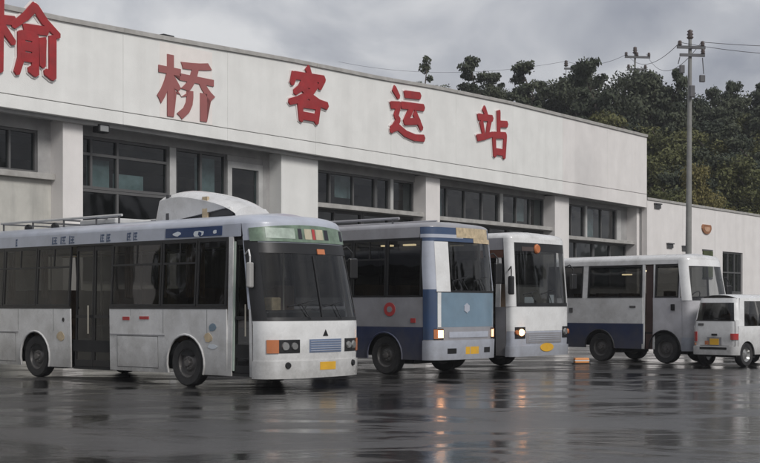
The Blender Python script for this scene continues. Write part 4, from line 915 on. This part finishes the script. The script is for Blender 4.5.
    b.plate(.08, .56, .50, .17)
    b.wiper(-.1, 1.95, -.3, 2.2); b.wiper(.6, 1.95, .45, 2.2)
    b.mirror(w*.98, 2.75, dz=.5, side=1, out=.22, fwd=.25, mt='black', hw=.10)
    boxo('rear_panel', M['grey'], o, -b.L, -b.L+.03, -w+.05, w-.05, b.z0, b.zr)
    b.roof(M['grey']); b.inside(7, zf=1.0); b.lamps_in((-1.5, -2.2), y=-.2, z=3.0, w=.16)
    for y in (-.7, .7):
        G().tube([(-6.5, y, 3.62), (-1.4, y, 3.62)], .03, 8).build('rack_rail', M['grey'], o)
        for x in (-6.3, -4, -1.6): G().tube([(x, y, 3.40), (x, y, 3.62)], .022, 6).build('rack_post', M['steel'], o)
bus2()

# ---------------------------------------------------------------- bus 3: white front, door open
def bus3():
    b = Bus('coach', 'white-fronted bus with orange roof lamp and oval yellow plate beside the blue bus', 'bus', 3.2, 31.5, .751, 8.2, 2.48, 3.42, .36, 1.55, 2.95, 3.24, r=.18, bulge=.10, n=4.0, rake=.07, zk=1.6, r_roof=.25)
    b.wr = .45; o = b.o; w = b.W/2; ar = [-2.0, -5.9]; R = .54
    b.lower(M['grey'], -8.2, -1.16, b.z0, b.zs, ar, R); b.lower(M['grey'], -.50, b.sx(.4), b.z0, b.zs, [], R, name='front_side_panel')
    b.lower(M['grey'], -8.2, b.sx(b.zs), b.z0, b.zs, ar, R, s=1)
    for x in ar:
        b.archlip(x, R, M['grey']); boxo('wheel_well', M['under'], o, x-.6, x+.6, -w+.34, w-.34, .25, 1.1)
        for s in (-1, 1): wheel(o, x, s, b.W, b.wr)
    b.windows([(-2.4, -1.18), (-3.8, -2.42), (-5.2, -3.82), (-6.6, -5.22), (-8.1, -6.62)], slider=(0, 1, 2)); b.windows([(-2.0, -.35), (-3.6, -2.02), (-5.2, -3.62), (-6.8, -5.22), (-8.1, -6.82)], s=1)
    b.door(-1.12, -.52, b.z0+.05, 2.75, 1)
    b.rect('door_post', M['whiteclean'], -.50, -.36, b.zs, b.zt, off=.0); b.rect('door_header', mat('brown strip', (.10, .045, .03), .5), -1.14, -.30, 2.76, b.zt, off=.004)
    for s in (-1, 1): b.rect('roof_band', M['grey'], -8.2, b.sx(b.zr), b.zt+.002, b.zr, s=s)
    wz0, wz1 = 1.56, 2.92
    b.fpatch('front_panel', M['whiteclean'], -w, w, .96, wz0, nu=32, nv=5, label='white panel under the windshield')
    b.fpatch('lower_front_panel', M['silver'], -w, w, b.z0+.15, .958, nu=32, nv=5, off=-.004)
    b.fpatch('bumper', M['silver'], -w, w, b.z0-.02, .60, off=.04, th=.06, nu=32, nv=3)
    b.fpatch('front_recess', M['grey'], -w*.62, w*.62, .66, .92, off=.006, th=.01, nv=2)
    for k in range(4): b.fpatch('grille_slat', M['silver'], -w*.55, w*.55, .70+k*.052, .715+k*.052, off=.014, th=.008, nv=1)
    for s in (-1, 1):
        y0, y1 = sorted((s*w*.66, s*w*.93)); b.fpatch('headlight_housing', M['black'], y0, y1, .78, 1.06, off=.010, nv=1)
    b.round_lamp('headlight', -w*.77, .93, .085, 'lit', .02); b.round_lamp('indicator', -w*.89, .93, .06, 'amber', .02); b.round_lamp('headlight', w*.76, .93, .09, 'lens', .02); b.round_lamp('indicator', w*.90, .93, .07, 'amber', .02)
    b.fpatch('windshield', M['wglass'], -w*.92, w*.92, wz0, wz1, off=-.008, nu=34, nv=8, glass=True)
    b.fpatch('windshield_seal', M['black'], -w*.92, w*.92, wz0, wz0+.09, off=.004, nv=1)
    for s in (-1, 1):
        y0, y1 = sorted((s*w, s*w*.90)); b.fpatch('windshield_pillar', M['whiteclean'], y0, y1, wz0, 3.13, off=.010, nu=8, nv=6)
    b.fpatch('destination_board', M['black'], -w*.90, w*.90, wz1, 3.13, off=.0, nu=30, nv=2)
    b.fpatch('top_frame', M['whiteclean'], -w, w, 3.13, b.zr, off=.012, nu=34, nv=2)
    b.round_lamp('roof_lamp', -.20, 2.99, .12, 'amber', .02); b.fpatch('sign_text_mark', M['ceramic'], -.85, -.35, 2.93, 3.03, off=.008, th=.005, nv=1)
    # oval plate
    pts = [(.05+.29*cos(2*pi*k/20), .55+.105*sin(2*pi*k/20)) for k in range(20)]
    G().plate(pts, lambda y, z: b.front(y, z, .055), lambda y, z: b.front(y, z, .035)).build('number_plate', M['plate'], o)
    b.wiper(-.4, 1.62, -.6, 1.9); b.wiper(.3, 1.62, .15, 1.92)
    b.mirror(-w*.97, 2.45, dz=.45, side=-1, out=.20, fwd=.22, mt='black', hw=.10); b.mirror(w*.97, 2.55, dz=.4, side=1, out=.18, fwd=.2, mt='black', hw=.09)
    boxo('windshield_paper', M['paleprint'], o, -.26, -.255, -.35, .05, 1.64, 1.80); boxo('windshield_paper', M['paleprint'], o, -.26, -.255, .75, .95, 1.64, 1.86)
    boxo('rear_panel', M['grey'], o, -b.L, -b.L+.03, -w+.05, w-.05, b.z0, b.zr)
    b.roof(M['white']); b.inside(6, zf=1.0)
bus3()

# ---------------------------------------------------------------- bus 4: minibus
def bus4():
    b = Bus('minibus', 'white minibus with a navy lower panel and slanted windshield parked behind the white van', 'minibus', 8.35, 35.0, .70, 4.9, 1.95, 3.02, .38, 1.80, 2.72, 2.84, r=.25, bulge=.12, rake=.16, zk=1.7, r_roof=.28, tuck=.10)
    b.wr = .40; o = b.o; w = b.W/2; ar = [-.82, -2.98]; R = .50
    b.lower(M['palegrey'], -1.18, b.sx(.5), b.z0, b.zs, ar, R, name='front_side_panel')
    b.lower(M['navy'], -4.9, -1.52, b.z0, 1.08, ar, R, name='side_panel'); b.lower(M['white'], -4.9, -1.52, 1.082, b.zs, ar, R, name='side_panel')
    b.lower(M['palegrey'], -4.9, b.sx(b.zs), b.z0, b.zs, ar, R, s=1)
    for x in ar:
        b.archlip(x, R, M['black']); boxo('wheel_well', M['under'], o, x-.55, x+.55, -w+.3, w-.3, .25, 1.0)
        for s in (-1, 1): wheel(o, x, s, b.W, b.wr)
    b.windows([(-3.40, -1.56), (-4.85, -3.58)], slider=()); b.rect('window_post', M['white'], -3.58, -3.40, b.zs, b.zt); b.windows([(-2.4, -.6), (-4.85, -2.42)], s=1)
    b.rect('door_post', M['whiteclean'], -1.56, -1.48, b.z0, b.zt+.002, off=.006); b.rect('door_post', M['whiteclean'], -1.20, -1.15, b.z0, b.zt+.002, off=.006)
    b.rect('door', mat('brown door', (.07, .04, .035), .45, var=.2), -1.47, -1.21, b.z0, b.zt, off=-.05, label='narrow brown folding door'); 
    b.windows([(-1.13, b.sx(b.zs)-.10)], slider=()); b.rect('window_post', M['palegrey'], b.sx(b.zs)-.10, b.sx(b.zs)-.06, b.zs, b.zt)
    for s in (-1, 1): b.rect('roof_band', M['white'], -4.9, b.sx(b.zr), b.zt+.003, b.zr, s=s, off=.01)
    b.rect('door_handle', M['black'], -.60, -.48, 1.45, 1.62, off=.02, th=.02); b.rect('side_vent', M['frame'], -1.95, -1.75, 1.52, 1.58, off=.01, th=.01); b.rect('filler_cap', M['frame'], -4.05, -3.92, 1.38, 1.52, off=.01, th=.01)
    wz0, wz1 = 1.72, 2.66
    b.fpatch('front_panel', M['palegrey'], -w, w, b.z0+.1, wz0, nu=30, nv=6); b.fpatch('bumper', M['silver'], -w, w, b.z0-.03, .72, off=.04, th=.05, nv=3)
    b.fpatch('windshield', M['wglass'], -w*.92, w*.92, wz0, wz1, off=-.006, nu=28, nv=8, glass=True)
    for s in (-1, 1):
        y0, y1 = sorted((s*w, s*w*.90)); b.fpatch('windshield_pillar', M['whiteclean'], y0, y1, wz0, b.zr, off=.012, nu=8, nv=6)
    b.fpatch('top_frame', M['whiteclean'], -w*.90, w*.90, wz1, b.zr, off=.008, nu=28, nv=2)
    b.round_lamp('headlight', -w*.75, .95, .11, 'lens', .02); b.round_lamp('headlight', w*.75, .95, .11, 'lens', .02)
    b.mirror(w*.95, 2.3, dz=.3, side=1, out=.2, fwd=.15, mt='black')
    boxo('rear_panel', M['palegrey'], o, -b.L, -b.L+.03, -w+.05, w-.05, b.z0, b.zr)
    b.roof(M['white']); b.inside(3, zf=.85, x_seat=-2.1, pitch=.8); b.lamps_in((-2.5,), y=-.3, z=2.45, w=.14); b.lamps_in((-1.9,), y=0, z=2.55, w=.16)
bus4()

# ---------------------------------------------------------------- white van seen from the rear
def van():
    # local x: across the rear (left to right in view), y: forward (away), z up
    W, L, H = 1.34, 3.4, 1.86
    ang = math.atan2(-.66, .751)                          # rear face runs right and nearer? see below
    loc = Vector((8.28, 34.45, 0)); o = empty('white_van', 'small white van seen from behind with red tail lamps beside the minibus front', 'van', loc, radians(-47))
    def body(y, z):                                       # half width at height
        t = max(0, (z-1.0)/(H-1.0)); return W/2-.13*t**1.3-.03*max(0, .45-z)
    cx = W/2
    def P(x, y, z):                                       # x in -1..1 across
        lean = .16*max(0, (z-1.0)/(H-1.0))**1.4
        return (cx+x*body(y, z), y+lean, z)
    zs = [.28, .5, .75, 1.0, 1.28, 1.62, 1.76, 1.84, H]
    # rear face pieces
    def rear(name, m, x0, x1, z0, z1, off=0, th=.03, label=None, glass=False, nx=6, nz=3):
        def f(u, v, d):
            x = x0+(x1-x0)*u; z = z0+(z1-z0)*v; p = P(x, 0, z); r_ = .10*max(0, (abs(x)-.8)/.2)**2; return (p[0], p[1]-d+r_, p[2])
        return G().shell(lambda u, v: f(u, v, off), None if glass else (lambda u, v: f(u, v, off-th)), nx, nz).build(name, m, o, True, label=label)
    wc = M['whiteclean']
    rear('tailgate', wc, -1, 1, .52, 1.20, nx=16); rear('tailgate_frame', wc, -1, -.87, 1.20, 1.66); rear('tailgate_frame', wc, .87, 1, 1.20, 1.66); rear('tailgate_top', wc, -1, 1, 1.66, 1.78, nx=16)
    rear('rear_window', M['vglass'], -.88, .88, 1.16, 1.69, off=-.01, glass=True, nx=10); rear('window_seal', M['black'], -.88, .88, 1.18, 1.21, off=.004, nx=10)
    rear('bumper', wc, -1.02, 1.02, .30, .52, off=.07, th=.08, nx=16); rear('bumper_strip', M['black'], -.6, .6, .44, .50, off=.075, th=.01)
    rear('tail_lamp', M['redlamp'], -.99, -.78, .64, .90, off=.02); rear('tail_lamp', M['redlamp'], .72, .99, .70, .86, off=.02); rear('tail_lamp', M['amber'], -.99, -.84, .545, .615, off=.02)
    rear('number_plate', M['plate'], -.20, .20, .56, .72, off=.02, th=.01); rear('reflector', M['amber'], -.42, -.25, .56, .66, off=.02, th=.01); rear('badge', M['frame'], -.75, -.5, 1.06, 1.12, off=.01, th=.01); rear('shut_line', M['frame'], -.90, -.885, .53, 1.18, off=.004, th=.006, nx=1); rear('shut_line', M['frame'], .885, .90, .53, 1.18, off=.004, th=.006, nx=1); rear('shut_line', M['frame'], -.88, .88, .535, .545, off=.004, th=.006)
    rear('plate_recess', M['grey'], -.32, .32, .54, .76, off=.008, th=.008); rear('wiper', M['black'], -.05, .5, 1.24, 1.26, off=.02, th=.01)
    rear('handle', M['black'], -.12, .12, .80, .85, off=.02)
    # sides
    def side(s, name, m, poly, off=0, th=.03, glass=False):
        def f(y, z, d): p = P(s, y, z); lean = .16*max(0, (z-1.0)/(H-1.0))**1.4; return (p[0]+s*d, y+ (lean if y < .6 else 0), z)
        if glass:
            g = G(); tri = tessellate_polygon([[Vector((a, b, 0)) for a, b in poly]]); g.add([f(y, z, off) for y, z in poly], [tuple(t) for t in tri])
        else: g = G().plate(poly, lambda y, z: f(y, z, off), lambda y, z: f(y, z, off-th))
        return g.build(name, m, o)
    R = .36; r = .31; arches = [.50, 2.75]
    for s in (-1, 1):
        pts = [(.08, .30)]
        for yc in arches:
            for k in range(13):
                a = pi-pi*k/12; pts.append((yc+R*cos(a), .30+R*sin(a)))
        pts += [(L-.05, .30), (L, .8), (3.32, 1.05), (.08, 1.05)]
        side(s, 'side_panel', wc, pts)
        side(s, 'window_frame', wc, [(.10, 1.052), (.35, 1.052), (.38, 1.70), (.16, 1.72)]); side(s, 'window_frame', wc, [(1.45, 1.052), (1.55, 1.052), (1.55, 1.70), (1.45, 1.70)])
        side(s, 'window_frame', wc, [(2.75, 1.052), (3.28, 1.052), (2.85, 1.70), (2.65, 1.70)]); side(s, 'roof_rail', wc, [(.16, 1.70), (2.85, 1.702), (2.80, 1.78), (.18, 1.78)], off=.002)
        side(s, 'side_window', M['vglass'], [(.34, 1.05), (1.47, 1.05), (1.47, 1.71), (.36, 1.71)], off=-.012, glass=True); side(s, 'side_window', M['vglass'], [(1.53, 1.05), (2.76, 1.05), (2.66, 1.71), (1.53, 1.71)], off=-.012, glass=True)
        side(s, 'door_handle', M['black'], [(1.6, .90), (1.78, .90), (1.78, .94), (1.6, .94)], off=.02)
        for yc in arches:
            wv = bpy.data.objects.new('wheel', None); COL.objects.link(wv); wv.parent = o; wv.location = (cx+s*(W/2-.12), yc, r); wv.rotation_euler = (0, 0, s*pi/2)
            G().lathe_y([(r*.62, -.09), (r*.93, -.10), (r, -.07), (r, .07), (r*.93, .10), (r*.62, .09)], n=24).build('tyre', M['rubber'], wv, True)
            G().lathe_y([(r*.63, -.08), (r*.58, -.07), (r*.45, -.03), (r*.2, -.06), (.001, -.07), (.001, .05), (r*.63, .05)], n=24).build('rim', M['lens'], wv, True)
    # roof, bonnet, windscreen, chassis
    vs = []; fs = []; K = 9; ys = [.16, .5, 1.2, 2.0, 2.82]
    for y in ys:
        for j in range(K):
            t = -1+2*j/(K-1); vs.append((cx+t*(W/2-.12)*(1.0), y+(.03 if y < .3 else 0), 1.775+.11*(1-abs(t)**2.6)*(1 if .3 < y else .75)))
    fs = [(i*K+j, i*K+j+1, (i+1)*K+j+1, (i+1)*K+j) for i in range(len(ys)-1) for j in range(K-1)]
    g = G(); g.add(vs, fs); g.build('roof', wc, o, True)
    g = G(); g.add([(.08, 3.3, 1.05), (W-.08, 3.3, 1.05), (W-.16, 2.84, 1.76), (.16, 2.84, 1.76)], [(0, 1, 2, 3)]); g.build('windshield', M['vglass'], o)
    G().add if 0 else None
    boxo('bonnet', wc, o, .06, W-.06, 3.28, L-.02, .35, 1.03, bevel=.06)
    boxo('chassis', M['under'], o, .12, W-.12, .15, L-.2, .24, .50); boxo('cabin_floor', M['under'], o, .05, W-.05, .12, 3.25, .51, .56)
    for i in range(2):
        for x in (.38, .96): G().box(x-.24, x+.24, 1.1+i*.95, 1.22+i*.95, .6, 1.35).box(x-.24, x+.24, 1.22+i*.95, 1.6+i*.95, .6, .85).build('seat', M['seat'], o, bevel=.04)
van()

ob = empty('warning_block', 'small orange and white block on the wet ground between the white-fronted bus and minibus', 'block', (5.45, 35.2, 0), radians(8))
boxo('block', mat('orange plastic', (.75, .30, .09), .5, var=.1), ob, -.20, .20, -.09, .09, .03, .17, bevel=.02); boxo('base', M['under'], ob, -.23, .23, -.12, .12, 0, .028); boxo('band', M['paleprint'], ob, -.202, .202, -.092, .092, .085, .115)
